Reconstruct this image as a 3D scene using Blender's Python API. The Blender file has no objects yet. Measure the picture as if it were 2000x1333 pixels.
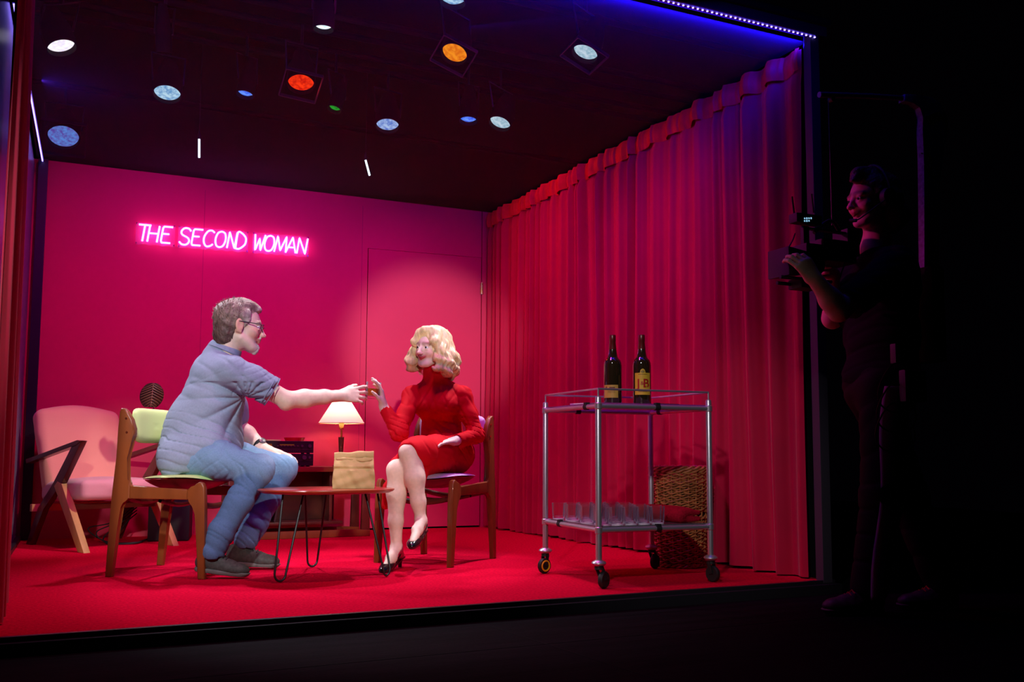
import bpy, bmesh, math, random
import numpy as np
from mathutils import Vector, Matrix

SC = bpy.context.scene
COL = SC.collection
rad = math.radians

# ------------------------------------------------------------------ camera
F_PX, CX, CY, CAM_H = 1830.0, 1000.0, 720.0, 0.60
_pitch = math.atan((881.7 - CY) / F_PX)
_yaw = math.pi / 2 - math.atan(4000.0 / (F_PX / math.cos(_pitch)))
_fwd = np.array([math.sin(_yaw) * math.cos(_pitch), math.cos(_yaw) * math.cos(_pitch), math.sin(_pitch)])
_rt = np.array([math.cos(_yaw), -math.sin(_yaw), 0.0])
_up = np.cross(_rt, _fwd)
_R = 0.0041
RR = _rt * math.cos(_R) + _up * math.sin(_R)
UU = -_rt * math.sin(_R) + _up * math.cos(_R)
CAMLOC = np.array([0, 0, CAM_H])
cam_d = bpy.data.cameras.new('camera')
cam = bpy.data.objects.new('camera', cam_d)
COL.objects.link(cam)
cam_d.sensor_width = 36.0
cam_d.lens = 36.0 * F_PX / 2000.0
cam_d.shift_y = (CY - 666.5) / 2000.0
cam_d.clip_start = 0.05
m = Matrix.Identity(4)
for i in range(3):
    m[i][0], m[i][1], m[i][2], m[i][3] = RR[i], UU[i], -_fwd[i], CAMLOC[i]
cam.matrix_world = m
SC.camera = cam


def ray(px, py):
    d = RR * (px - CX) + UU * (CY - py) + _fwd * F_PX
    return d / np.linalg.norm(d)


def W(px, py, y):                    # the point of the place seen at a pixel, at depth y from the camera
    d = ray(px, py)
    return Vector(CAMLOC + d * (y / d[1]))


def G(px, py, z=0.0):                # the same on the level z
    d = ray(px, py)
    return Vector(CAMLOC + d * ((z - CAM_H) / d[2]))


# ------------------------------------------------------------------ view, world
SC.view_settings.view_transform = 'Standard'
SC.view_settings.look = 'None'
SC.view_settings.exposure = 0.0
SC.view_settings.gamma = 1.0
SC.view_settings.use_curve_mapping = False
wd = bpy.data.worlds.new('theatre_dark')
SC.world = wd
wd.use_nodes = True
wd.node_tree.nodes['Background'].inputs[0].default_value = (0.35, 0.2, 0.6, 1)
wd.node_tree.nodes['Background'].inputs[1].default_value = 0.0008


def lin(r, g=None, b=None):
    if g is None:
        r, g, b = r
    f = lambda c: (c / 255.0) / 12.92 if c <= 10.31 else ((c / 255.0 + 0.055) / 1.055) ** 2.4
    return (f(r), f(g), f(b))


# ------------------------------------------------------------------ lamps of the theatre
def spot(name, loc, aim, power, color, angle, blend=0.5, size=0.06):
    l = bpy.data.lights.new(name, 'SPOT')
    l.energy, l.color, l.spot_size, l.spot_blend, l.shadow_soft_size = power, color, rad(angle), blend, size
    o = bpy.data.objects.new(name, l)
    COL.objects.link(o)
    o.location = loc
    o.rotation_euler = (Vector(aim) - Vector(loc)).to_track_quat('-Z', 'Y').to_euler()
    return o


def area(name, loc, aim, power, color, sx, sy, rollaxis='Y'):
    l = bpy.data.lights.new(name, 'AREA')
    l.shape = 'RECTANGLE'
    l.size, l.size_y, l.energy, l.color = sx, sy, power, color
    o = bpy.data.objects.new(name, l)
    COL.objects.link(o)
    o.location = loc
    o.rotation_euler = (Vector(aim) - Vector(loc)).to_track_quat('-Z', rollaxis).to_euler()
    return o


# front of house and side spots
spot('house_spot_woman', (-0.3, -2.5, 2.3), (2.47, 6.9, 1.38), 1950, (1.0, 0.95, 0.93), 9.2, 0.7, 0.05)
spot('house_spot_man', (-1.1, 0.7, 3.0), (0.70, 4.9, 0.62), 700, (0.92, 0.97, 1.0), 20.5, 0.7, 0.08)
spot('house_spot_chairs', (-0.6, -1.0, 2.6), (0.22, 5.5, 0.50), 620, (1.0, 0.97, 0.86), 13, 0.8, 0.08)
spot('house_spot_bag', (1.0, -1.0, 2.4), (1.25, 4.5, 0.35), 580, (1.0, 0.97, 0.9), 13, 0.8, 0.06)
spot('house_spot_trolley', (-0.5, 0.4, 2.9), (2.6, 4.0, 0.40), 270, (1.0, 0.93, 0.95), 24, 0.9, 0.08)
# magenta lamps of the grid, washing the back wall and the curtain
MAG = (1.0, 0.01, 0.52)
spot('wash_wall_left', (0.35, 4.5, 3.4), (0.25, 6.95, 1.05), 155, MAG, 66, 1.0, 0.12)
spot('wash_wall_centre', (1.40, 4.5, 3.4), (1.35, 6.95, 1.0), 122, MAG, 66, 1.0, 0.12)
spot('wash_wall_right', (2.35, 4.6, 3.4), (2.45, 6.9, 0.85), 80, MAG, 60, 1.0, 0.12)
spot('wash_curtain_rear', (1.3, 5.4, 3.4), (3.05, 5.7, 0.9), 80, (1.0, 0.01, 0.5), 66, 1.0, 0.12)
spot('wash_curtain_front', (1.5, 4.2, 3.4), (3.15, 4.7, 0.6), 140, (1.0, 0.01, 0.85), 64, 1.0, 0.12)
spot('wash_floor', (1.2, 3.75, 3.6), (1.1, 4.3, 0.0), 150, (1.0, 0.12, 0.35), 78, 0.9, 0.1)
spot('operator_spill_fill', (1.2, 4.4, 2.45), (3.0, 2.95, 1.35), 55, (1.0, 0.03, 0.45), 24, 0.9, 0.06)  # added unseen lamp, imitates the room's magenta spill on the operator
SC.cycles.transparent_max_bounces = 32


# ------------------------------------------------------------------ materials
def mat(name, col, rough=0.5, metal=0.0, spec=0.5, noise=0.0, nscale=20.0, bump=0.0, bscale=200.0, sheen=0.0, coat=0.0,
        stretch=(1, 1, 1), emit=None, estr=0.0, vcol=False, alpha=None, trans=0.0, ior=1.45):
    m_ = bpy.data.materials.new(name)
    m_.use_nodes = True
    nt = m_.node_tree
    b = nt.nodes['Principled BSDF']
    b.inputs['Base Color'].default_value = (*col, 1)
    b.inputs['Roughness'].default_value = rough
    b.inputs['Metallic'].default_value = metal
    b.inputs['Specular IOR Level'].default_value = spec
    b.inputs['Sheen Weight'].default_value = sheen
    b.inputs['Coat Weight'].default_value = coat
    b.inputs['Transmission Weight'].default_value = trans
    b.inputs['IOR'].default_value = ior
    if emit:
        b.inputs['Emission Color'].default_value = (*emit, 1)
        b.inputs['Emission Strength'].default_value = estr
    tc = nt.nodes.new('ShaderNodeTexCoord')
    mp = nt.nodes.new('ShaderNodeMapping')
    mp.inputs['Scale'].default_value = stretch
    nt.links.new(tc.outputs['Object'], mp.inputs[0])
    src = None
    if vcol:
        at_ = nt.nodes.new('ShaderNodeVertexColor')
        at_.layer_name = 'Col'
        src = at_.outputs[0]
        nt.links.new(src, b.inputs['Base Color'])
    if noise > 0:
        n = nt.nodes.new('ShaderNodeTexNoise')
        n.inputs['Scale'].default_value = nscale
        n.inputs['Detail'].default_value = 5
        nt.links.new(mp.outputs[0], n.inputs['Vector'])
        mr = nt.nodes.new('ShaderNodeMapRange')
        mr.inputs['From Min'].default_value = 0.3
        mr.inputs['From Max'].default_value = 0.7
        mr.inputs['To Min'].default_value = 1 - noise
        mr.inputs['To Max'].default_value = 1 + noise
        nt.links.new(n.outputs[0], mr.inputs[0])
        mx = nt.nodes.new('ShaderNodeVectorMath')
        mx.operation = 'SCALE'
        if src is not None:
            nt.links.new(src, mx.inputs[0])
        else:
            mx.inputs[0].default_value = col
        nt.links.new(mr.outputs[0], mx.inputs['Scale'])
        nt.links.new(mx.outputs[0], b.inputs['Base Color'])
    if bump > 0:
        n2 = nt.nodes.new('ShaderNodeTexNoise')
        n2.inputs['Scale'].default_value = bscale
        n2.inputs['Detail'].default_value = 4
        nt.links.new(mp.outputs[0], n2.inputs['Vector'])
        bp = nt.nodes.new('ShaderNodeBump')
        bp.inputs['Strength'].default_value = bump
        bp.inputs['Distance'].default_value = 0.01
        nt.links.new(n2.outputs[0], bp.inputs['Height'])
        nt.links.new(bp.outputs[0], b.inputs['Normal'])
    return m_


def scrim(name, col, opacity, rough=0.9, gloss=0.0):
    m_ = bpy.data.materials.new(name)
    m_.use_nodes = True
    nt = m_.node_tree
    b = nt.nodes['Principled BSDF']
    b.inputs['Base Color'].default_value = (*col, 1)
    b.inputs['Roughness'].default_value = rough
    b.inputs['Specular IOR Level'].default_value = gloss
    b.inputs['Alpha'].default_value = opacity
    return m_


M = {}
M['wall'] = mat('pink_wall_paint', (0.70, 0.040, 0.105), 0.42, spec=0.35, noise=0.03, nscale=3, bump=0.03, bscale=60)
M['carpet'] = mat('red_carpet', (0.66, 0.004, 0.036), 1.0, spec=0.0, noise=0.22, nscale=80, bump=0.5, bscale=420)
M['curtain'] = mat('red_curtain_cloth', (0.46, 0.003, 0.040), 0.6, spec=0.2, noise=0.08, nscale=4, bump=0.05, bscale=300, sheen=0.1)
M['side'] = mat('grey_side_panel', (0.25, 0.2, 0.3), 0.25, spec=0.6)
M['blackmetal'] = mat('black_metal', (0.012, 0.011, 0.014), 0.4, spec=0.5)
M['black'] = mat('matt_black', (0.006, 0.006, 0.007), 0.85, spec=0.15)
M['stage'] = mat('black_stage_boards', (0.006, 0.004, 0.006), 0.85, spec=0.06, noise=0.45, nscale=3, stretch=(0.5, 6, 1), bump=0.25, bscale=30)
M['scrim'] = scrim('ceiling_gauze', (0.5, 0.35, 0.5), 0.10)
M['teak'] = mat('teak', lin(128, 64, 28), 0.38, spec=0.5, noise=0.28, nscale=9, stretch=(1, 1, 0.25), coat=0.25)
M['teak_dark'] = mat('dark_teak', lin(88, 34, 24), 0.35, spec=0.5, noise=0.25, nscale=9, coat=0.2)
M['oak'] = mat('light_oak', lin(196, 150, 92), 0.45, noise=0.15, nscale=12, stretch=(1, 1, 0.2))
M['cherry'] = mat('cherry_tabletop', lin(150, 52, 30), 0.28, spec=0.5, noise=0.2, nscale=7, stretch=(0.3, 2, 1), coat=0.4)
M['green'] = mat('pale_green_upholstery', lin(205, 226, 150), 0.6, spec=0.3, bump=0.05, bscale=400)
M['lilac'] = mat('lilac_upholstery', lin(205, 180, 222), 0.6, spec=0.3, bump=0.05, bscale=400)
M['salmon'] = mat('salmon_upholstery', lin(226, 158, 134), 0.85, spec=0.2, sheen=0.3, bump=0.15, bscale=350)
M['mauve'] = mat('mauve_upholstery', lin(216, 154, 160), 0.85, spec=0.2, sheen=0.3, bump=0.15, bscale=350)
M['chrome'] = mat('brushed_steel', (0.60, 0.58, 0.64), 0.36, metal=0.8)
M['steel'] = mat('chrome', (0.7, 0.7, 0.74), 0.12, metal=1.0)
M['rubber'] = mat('black_rubber', (0.012, 0.012, 0.013), 0.6)
M['yellow'] = mat('yellow_plastic', lin(230, 180, 30), 0.4)
M['brass'] = mat('brass', (0.85, 0.52, 0.16), 0.25, metal=1.0)
M['walnut'] = mat('walnut', lin(92, 38, 22), 0.35, noise=0.2, nscale=14, coat=0.3)
M['paper'] = mat('brown_kraft_paper', lin(196, 158, 112), 0.8, spec=0.2, noise=0.06, nscale=30, bump=0.25, bscale=35)
M['wicker'] = mat('wicker_cane', lin(176, 116, 66), 0.5, noise=0.35, nscale=25)
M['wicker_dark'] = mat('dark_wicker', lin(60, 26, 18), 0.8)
M['towel'] = mat('red_towel', (0.45, 0.008, 0.03), 0.95, noise=0.2, nscale=90, bump=0.8, bscale=260, spec=0.05)
M['stereo'] = mat('black_hifi', (0.018, 0.014, 0.014), 0.35, spec=0.5)
M['stereo_lt'] = mat('hifi_grey_trim', (0.14, 0.11, 0.11), 0.35, metal=0.5)
M['amber'] = mat('amber_display', (0.05, 0.01, 0.0), 0.3, emit=(1.0, 0.25, 0.05), estr=0.12)
M['leaf'] = mat('dark_leaf', lin(66, 52, 34), 0.35, spec=0.5, noise=0.2, nscale=20)
M['vein'] = mat('leaf_vein', lin(150, 120, 84), 0.4)
M['white'] = mat('white_paper', (0.8, 0.8, 0.82), 0.7)
M['redglass'] = mat('red_glass', (0.9, 0.03, 0.05), 0.08, spec=0.6, trans=0.5)
M['glass'] = mat('clear_glass', (0.98, 0.98, 1.0), 0.02, trans=1.0, ior=1.45)
M['whisky'] = mat('whisky', (0.75, 0.17, 0.02), 0.05, trans=0.35, ior=1.33)
M['bottle'] = mat('dark_green_bottle_glass', (0.02, 0.016, 0.006), 0.06, spec=0.8, coat=0.6)
M['cap'] = mat('dark_red_foil', (0.12, 0.008, 0.008), 0.3, spec=0.7)
M['label'] = mat('yellow_label', lin(214, 184, 50), 0.5)
M['letter'] = mat('red_print', lin(170, 20, 24), 0.5)
M['inkb'] = mat('brown_print', lin(110, 70, 30), 0.5)
M['skin'] = mat('skin', (0.6, 0.35, 0.27), 0.5, spec=0.35, vcol=True, noise=0.06, nscale=60)
M['greyhair'] = mat('grey_brown_hair', (0.3, 0.26, 0.25), 0.55, vcol=True, noise=0.45, nscale=90, stretch=(0.35, 1, 0.35), bump=0.5, bscale=150)
M['blonde'] = mat('blonde_hair', lin(222, 200, 150), 0.38, spec=0.5, noise=0.3, nscale=45, stretch=(1, 1, 0.12), bump=0.5, bscale=90)
M['shirt'] = mat('grey_blue_chambray', lin(138, 146, 172), 0.85, spec=0.2, noise=0.07, nscale=120, bump=0.12, bscale=500)
M['jeans'] = mat('blue_denim', lin(78, 112, 158), 0.85, spec=0.2, vcol=True, noise=0.1, nscale=160, bump=0.15, bscale=500)
M['dress'] = mat('red_crepe_dress', (0.62, 0.003, 0.014), 0.75, spec=0.12, bump=0.04, bscale=400)
M['sneaker'] = mat('dark_grey_mesh_shoe', (0.045, 0.042, 0.04), 0.7, noise=0.3, nscale=80)
M['sole'] = mat('grey_rubber_sole', (0.12, 0.11, 0.11), 0.6)
M['patent'] = mat('black_patent_leather', (0.008, 0.008, 0.01), 0.18, spec=0.6, coat=0.5)
M['denimseam'] = mat('pale_stitching', lin(190, 200, 210), 0.8)
M['eye'] = mat('eyeball', (0.8, 0.78, 0.76), 0.15, coat=0.6)
M['iris'] = mat('dark_iris', (0.02, 0.015, 0.012), 0.15)
M['stripe'] = mat('grey_satin_stripe', (0.5, 0.45, 0.52), 0.5)
M['tee'] = mat('black_cotton', (0.012, 0.012, 0.014), 0.9, spec=0.15)
M['trousers'] = mat('black_tracksuit', (0.012, 0.011, 0.013), 0.75, spec=0.2)
M['brownhair'] = mat('auburn_hair', (0.12, 0.05, 0.03), 0.5, noise=0.4, nscale=60, bump=0.5, bscale=120)


def emis(name, col, s):
    m_ = bpy.data.materials.new(name)
    m_.use_nodes = True
    nt = m_.node_tree
    nt.nodes.remove(nt.nodes['Principled BSDF'])
    e = nt.nodes.new('ShaderNodeEmission')
    e.inputs[0].default_value = (*col, 1)
    e.inputs[1].default_value = s
    nt.links.new(e.outputs[0], nt.nodes['Material Output'].inputs[0])
    return m_


M['neon'] = emis('magenta_neon', (1.0, 0.15, 1.0), 8.0)
M['led'] = emis('blue_led', (0.24, 0.18, 1.0), 5.0)
M['tube'] = emis('cold_white_tube', (0.7, 0.9, 1.0), 2.5)
M['bulb'] = emis('warm_bulb', (1.0, 0.75, 0.45), 6.0)
M['display'] = emis('blue_white_display', (0.35, 0.7, 1.0), 0.8)


# ------------------------------------------------------------------ object helpers
def link(name, data, parent=None, material=None):
    o = bpy.data.objects.new(name, data)
    COL.objects.link(o)
    if parent is not None:
        o.parent = parent
    if material is not None and data is not None:
        for mm in (material if isinstance(material, (list, tuple)) else [material]):
            data.materials.append(mm)
    return o


def tag(o, label, cat, group=None, kind=None):
    if label:
        o['label'] = label
    if cat:
        o['category'] = cat
    if group:
        o['group'] = group
    if kind:
        o['kind'] = kind
    return o


def thing(name, label, cat, loc=(0, 0, 0), rz=0.0, group=None):
    o = bpy.data.objects.new(name, None)
    COL.objects.link(o)
    o.empty_display_size = 0.05
    o.location = loc
    o.rotation_euler = (0, 0, rz)
    return tag(o, label, cat, group)


class MB:
    """collects shapes into one mesh"""

    def __init__(self):
        self.bm = bmesh.new()

    def box(self, c, s, rot=None, bev=0.0, seg=2):
        r = bmesh.ops.create_cube(self.bm, size=1.0)
        vs = r['verts']
        mt = Matrix.Translation(Vector(c)) @ (rot.to_4x4() if rot is not None else Matrix.Identity(4)) @ Matrix.Diagonal((*s, 1))
        bmesh.ops.transform(self.bm, matrix=mt, verts=vs)
        if bev > 0:
            es = list({e for v in vs for e in v.link_edges})
            bmesh.ops.bevel(self.bm, geom=es, offset=bev, segments=seg, affect='EDGES', profile=0.7)
        return self

    def bar(self, a, b, w, h, up=(0, 0, 1), bev=0.0):
        a, b = Vector(a), Vector(b)
        d = (b - a)
        z = d.normalized()
        u = Vector(up)
        x = u.cross(z)
        if x.length < 1e-4:
            x = Vector((1, 0, 0)).cross(z)
        x.normalize()
        y = z.cross(x)
        rot = Matrix((x, y, z)).transposed()
        return self.box((a + b) / 2, (w, h, d.length), rot, bev)

    def tube(self, pts, r, seg=10, closed=False, caps=True):
        pts = [Vector(p) for p in pts]
        n = len(pts)
        rr = r if isinstance(r, (list, tuple)) else [r] * n
        rings = []
        prev = None
        for i, p in enumerate(pts):
            if closed:
                t = (pts[(i + 1) % n] - pts[i - 1])
            else:
                t = pts[min(i + 1, n - 1)] - pts[max(i - 1, 0)]
            t.normalize()
            if prev is None:
                u = Vector((0, 0, 1)) if abs(t.z) < 0.9 else Vector((1, 0, 0))
            else:
                u = prev
            u = (u - t * u.dot(t))
            if u.length < 1e-5:
                u = t.orthogonal()
            u.normalize()
            prev = u
            v = t.cross(u)
            rings.append([self.bm.verts.new(p + (u * math.cos(2 * math.pi * k / seg) + v * math.sin(2 * math.pi * k / seg)) * rr[i]) for k in range(seg)])
        m_ = n if closed else n - 1
        for i in range(m_):
            a, b = rings[i], rings[(i + 1) % n]
            for k in range(seg):
                self.bm.faces.new((a[k], a[(k + 1) % seg], b[(k + 1) % seg], b[k]))
        if caps and not closed:
            self.bm.faces.new(list(reversed(rings[0])))
            self.bm.faces.new(rings[-1])
        return self

    def cyl(self, a, b, r, r2=None, seg=24):
        return self.tube([a, b], [r, r if r2 is None else r2], seg)

    def lathe(self, prof, c=(0, 0, 0), seg=32, close=False, rot=None):
        c = Vector(c)
        rings = []
        for (r, z) in prof:
            if r < 1e-6:
                p = Vector((0, 0, z))
                rings.append([self.bm.verts.new(c + (rot @ p if rot is not None else p))])
            else:
                ring = []
                for k in range(seg):
                    p = Vector((r * math.cos(2 * math.pi * k / seg), r * math.sin(2 * math.pi * k / seg), z))
                    ring.append(self.bm.verts.new(c + (rot @ p if rot is not None else p)))
                rings.append(ring)
        pairs = list(zip(rings[:-1], rings[1:])) + ([(rings[-1], rings[0])] if close else [])
        for a, b in pairs:
            for k in range(seg):
                k2 = (k + 1) % seg
                if len(a) == 1 and len(b) == 1:
                    continue
                if len(a) == 1:
                    self.bm.faces.new((a[0], b[k2], b[k]))
                elif len(b) == 1:
                    self.bm.faces.new((a[k], a[k2], b[0]))
                else:
                    self.bm.faces.new((a[k], a[k2], b[k2], b[k]))
        return self

    def prism(self, poly, org, ux, uy, thick, bev=0.0):
        """polygon in the plane (ux, uy) at org, given thickness along its normal (centred)"""
        org, ux, uy = Vector(org), Vector(ux), Vector(uy)
        n = ux.cross(uy).normalized()
        a = [self.bm.verts.new(org + ux * x + uy * y - n * thick / 2) for x, y in poly]
        b = [self.bm.verts.new(org + ux * x + uy * y + n * thick / 2) for x, y in poly]
        k = len(poly)
        fs = [self.bm.faces.new(list(reversed(a))), self.bm.faces.new(b)]
        for i in range(k):
            fs.append(self.bm.faces.new((a[i], a[(i + 1) % k], b[(i + 1) % k], b[i])))
        if bev > 0:
            es = list(set(list(fs[0].edges) + list(fs[1].edges)))
            bmesh.ops.bevel(self.bm, geom=es, offset=bev, segments=3, affect='EDGES', profile=0.5)
        return self

    def grid(self, fn, nu, nv, closed_u=False):
        vs = [[self.bm.verts.new(Vector(fn(i / (nu - (0 if closed_u else 1)), j / (nv - 1)))) for j in range(nv)] for i in range(nu)]
        for i in range(nu if closed_u else nu - 1):
            for j in range(nv - 1):
                i2 = (i + 1) % nu
                self.bm.faces.new((vs[i][j], vs[i2][j], vs[i2][j + 1], vs[i][j + 1]))
        return self

    def build(self, name, material, parent=None, smooth=True, angle=40, solid=0.0):
        me = bpy.data.meshes.new(name)
        bmesh.ops.recalc_face_normals(self.bm, faces=self.bm.faces[:])
        self.bm.to_mesh(me)
        self.bm.free()
        o = link(name, me, parent, material)
        if smooth:
            me.polygons.foreach_set('use_smooth', [True] * len(me.polygons))
            try:
                me.set_sharp_from_angle(angle=rad(angle))
            except Exception:
                pass
        if solid:
            md = o.modifiers.new('thickness', 'SOLIDIFY')
            md.thickness = solid
            md.offset = 0
        return o


def arc(c, r, a0, a1, n, ux=(1, 0, 0), uy=(0, 0, 1)):
    c, ux, uy = Vector(c), Vector(ux), Vector(uy)
    return [c + ux * (r * math.cos(rad(a0 + (a1 - a0) * i / (n - 1)))) + uy * (r * math.sin(rad(a0 + (a1 - a0) * i / (n - 1)))) for i in range(n)]


def bez(pts, n=8):
    """smooth Catmull-Rom path through points"""
    P = [Vector(p) for p in pts]
    P = [P[0] * 2 - P[1]] + P + [P[-1] * 2 - P[-2]]
    out = []
    for i in range(1, len(P) - 2):
        for k in range(n):
            t = k / n
            a, b, c, d = P[i - 1], P[i], P[i + 1], P[i + 2]
            out.append(0.5 * ((2 * b) + (c - a) * t + (2 * a - 5 * b + 4 * c - d) * t * t + (3 * b - a - 3 * c + d) * t ** 3))
    out.append(P[-2])
    return out


# ------------------------------------------------------------------ smooth solids from blended distance fields
def nz(P, f, seed=0):
    """cheap smooth noise in about -1..1"""
    rs = np.random.RandomState(seed)
    v = 0
    for _ in range(5):
        d = rs.normal(size=3)
        d /= np.linalg.norm(d)
        v = v + np.sin((P @ d) * f * rs.uniform(0.7, 1.4) + rs.uniform(0, 6.28))
    return v / 2.6


def creases(P, e, wl, seed=0, warp=1.5, f=9.0):
    """irregular branching folds running roughly across the direction e"""
    rs = np.random.RandomState(seed + 77)
    e = np.asarray(e, float)
    e = e / np.linalg.norm(e)
    v = 0.0
    wz = 0.25 * warp * nz(P, f, seed)
    for i in range(4):
        q = rs.normal(size=3)
        q -= e * (q @ e)
        q /= np.linalg.norm(q)
        ei = e + q * rs.uniform(0.15, 0.5)
        v = v + np.sin((P @ ei) / (wl * rs.uniform(1.0, 2.4)) * 2 * np.pi + rs.uniform(0, 6.28) + 3.0 * wz)
    v = v / 2.0
    return np.clip(1 - 2.0 * np.abs(v), 0, 1) ** 1.5 - 0.15 + 0.12 * nz(P, 16.0, seed + 3)


def near(P, c, r):
    return np.exp(-np.sum((P - np.asarray(c, float)) ** 2, axis=-1) / (r * r))


class Sdf:
    def __init__(s):
        s.p = []
        s.M = np.eye(3)
        s.O = np.zeros(3)
        s.S = 1.0
        s.cols = [(0.8, 0.8, 0.8)]

    def frame(s, O=(0, 0, 0), x=(1, 0, 0), z=(0, 0, 1), S=1.0):
        x = np.array(x, float)
        x /= np.linalg.norm(x)
        z = np.array(z, float)
        z -= x * (z @ x)
        z /= np.linalg.norm(z)
        y = np.cross(z, x)
        s.M = np.array([x, y, z]).T
        s.O = np.array(O, float)
        s.S = S
        return s

    def w(s, p):
        return s.M @ (np.array(p, float) * s.S) + s.O

    def _add(s, kind, c, R, data, k, col, op):
        s.p.append((kind, np.asarray(c), R, data, k * s.S, col, op))
        return s

    def cap(s, a, b, ra, rb=None, k=0.012, col=0, op='+'):
        rb = ra if rb is None else rb
        a, b = s.w(a), s.w(b)
        ra, rb = ra * s.S, rb * s.S
        return s._add('c', (a + b) / 2, np.linalg.norm(b - a) / 2 + max(ra, rb), (a, b, ra, rb), k, col, op)

    def path(s, pts, rs, k=0.012, col=0):
        for i in range(len(pts) - 1):
            s.cap(pts[i], pts[i + 1], rs[i], rs[i + 1], k, col)
        return s

    def ell(s, c, r, k=0.012, col=0, op='+', x=None, z=None):
        Mx = s.M
        if x is not None:
            x = s.M @ np.array(x, float)
            x /= np.linalg.norm(x)
            z = s.M @ np.array(z if z is not None else (0, 0, 1), float)
            z -= x * (z @ x)
            z /= np.linalg.norm(z)
            Mx = np.array([x, np.cross(z, x), z]).T
        r = np.array(r, float) * s.S
        c = s.w(c)
        return s._add('e', c, r.max(), (c, r, Mx), k, col, op)

    def box(s, c, h, rd=0.01, k=0.008, col=0, op='+', x=None, z=None):
        Mx = s.M
        if x is not None:
            x = s.M @ np.array(x, float)
            x /= np.linalg.norm(x)
            z = s.M @ np.array(z if z is not None else (0, 0, 1), float)
            z -= x * (z @ x)
            z /= np.linalg.norm(z)
            Mx = np.array([x, np.cross(z, x), z]).T
        h = np.array(h, float) * s.S
        c = s.w(c)
        return s._add('b', c, np.linalg.norm(h), (c, h - rd * s.S, Mx, rd * s.S), k, col, op)

    @staticmethod
    def dist(pr, P):
        kind, d = pr[0], pr[3]
        if kind == 'c':
            a, b, ra, rb = d
            ab = b - a
            t = np.clip(((P - a) @ ab) / max(ab @ ab, 1e-12), 0, 1)
            q = P - a - t[..., None] * ab
            return np.sqrt((q * q).sum(-1)) - (ra + (rb - ra) * t)
        if kind == 'e':
            c, r, Mx = d
            q = (P - c) @ Mx
            k0 = np.sqrt(((q / r) ** 2).sum(-1)) + 1e-9
            k1 = np.sqrt(((q / (r * r)) ** 2).sum(-1)) + 1e-9
            return k0 * (k0 - 1) / k1
        c, h, Mx, rd = d
        q = np.abs((P - c) @ Mx) - h
        return np.sqrt((np.maximum(q, 0) ** 2).sum(-1)) + np.minimum(q.max(-1), 0) - rd

    def ev(s, prs, P, disp=None):
        v = np.full(P.shape[:-1], 1.0)
        for pr in prs:
            d = s.dist(pr, P)
            k = pr[4]
            if pr[6] == '+':
                h = np.maximum(k - np.abs(v - d), 0) / k
                v = np.minimum(v, d) - h * h * k * 0.25
            else:
                d = -d
                h = np.maximum(k - np.abs(v - d), 0) / k
                v = np.maximum(v, d) + h * h * k * 0.25
        if disp is not None:
            v = v + disp(P)
        return v

    def mesh(s, name, h, material, parent=None, disp=None, dmax=0.006, paint=None, N=16, smooth=0):
        bs = N * h
        hd = bs * 0.87
        plus = [p for p in s.p if p[6] == '+']
        lo = np.min([p[1] - p[2] for p in plus], axis=0) - 0.03
        hi = np.max([p[1] + p[2] for p in plus], axis=0) + 0.03
        nb = np.ceil((hi - lo) / bs).astype(int)
        margin = hd + 0.02 + dmax
        bx = np.stack(np.meshgrid(*[np.arange(n) for n in nb], indexing='ij'), -1).reshape(-1, 3)
        bc = lo + (bx + 0.5) * bs
        full = np.full(len(bx), 1.0)
        pd = []
        for pr in s.p:
            d = s.dist(pr, bc)
            pd.append(d)
            if pr[6] == '+':
                full = np.minimum(full, d)
        pd = np.array(pd)
        act = np.where(np.abs(full) < margin + 0.03)[0]
        act = act[full[act] < margin]
        D = nb * N + 4
        ids, pos, quads = [], [], []
        gi = np.stack(np.meshgrid(*[np.arange(N + 1)] * 3, indexing='ij'), -1)
        corner = [(i, j, k) for i in (0, 1) for j in (0, 1) for k in (0, 1)]
        edges = [(a, b) for a in range(8) for b in range(a + 1, 8) if sum(abs(corner[a][t] - corner[b][t]) for t in range(3)) == 1]

        def gid(I):
            return ((I[..., 0] + 2) * D[1] + (I[..., 1] + 2)) * D[2] + (I[..., 2] + 2)
        for q in act:
            prs = [s.p[i] for i in range(len(s.p)) if pd[i, q] < margin + s.p[i][4] + 0.02]
            if not any(p[6] == '+' for p in prs):
                continue
            base = bx[q] * N
            P = lo + (base + gi) * h
            v = s.ev(prs, P, disp)
            neg = v < 0
            if neg.all() or not neg.any():
                continue
            cs = [v[c[0]:c[0] + N, c[1]:c[1] + N, c[2]:c[2] + N] for c in corner]
            ng = sum((c < 0).astype(np.int8) for c in cs)
            ci = np.argwhere((ng > 0) & (ng < 8))
            if len(ci) == 0:
                continue
            vals = np.stack([c[ci[:, 0], ci[:, 1], ci[:, 2]] for c in cs], -1)
            acc = np.zeros((len(ci), 3))
            cnt = np.zeros(len(ci))
            for a, b in edges:
                va, vb = vals[:, a], vals[:, b]
                mk = (va < 0) != (vb < 0)
                t = np.where(mk, va / np.where(mk, va - vb, 1), 0)
                pa = np.array(corner[a], float)
                pb = np.array(corner[b], float)
                acc += np.where(mk[:, None], pa + t[:, None] * (pb - pa), 0)
                cnt += mk
            pos.append(lo + (base + ci + acc / cnt[:, None]) * h)
            ids.append(gid(base + ci))
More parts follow.
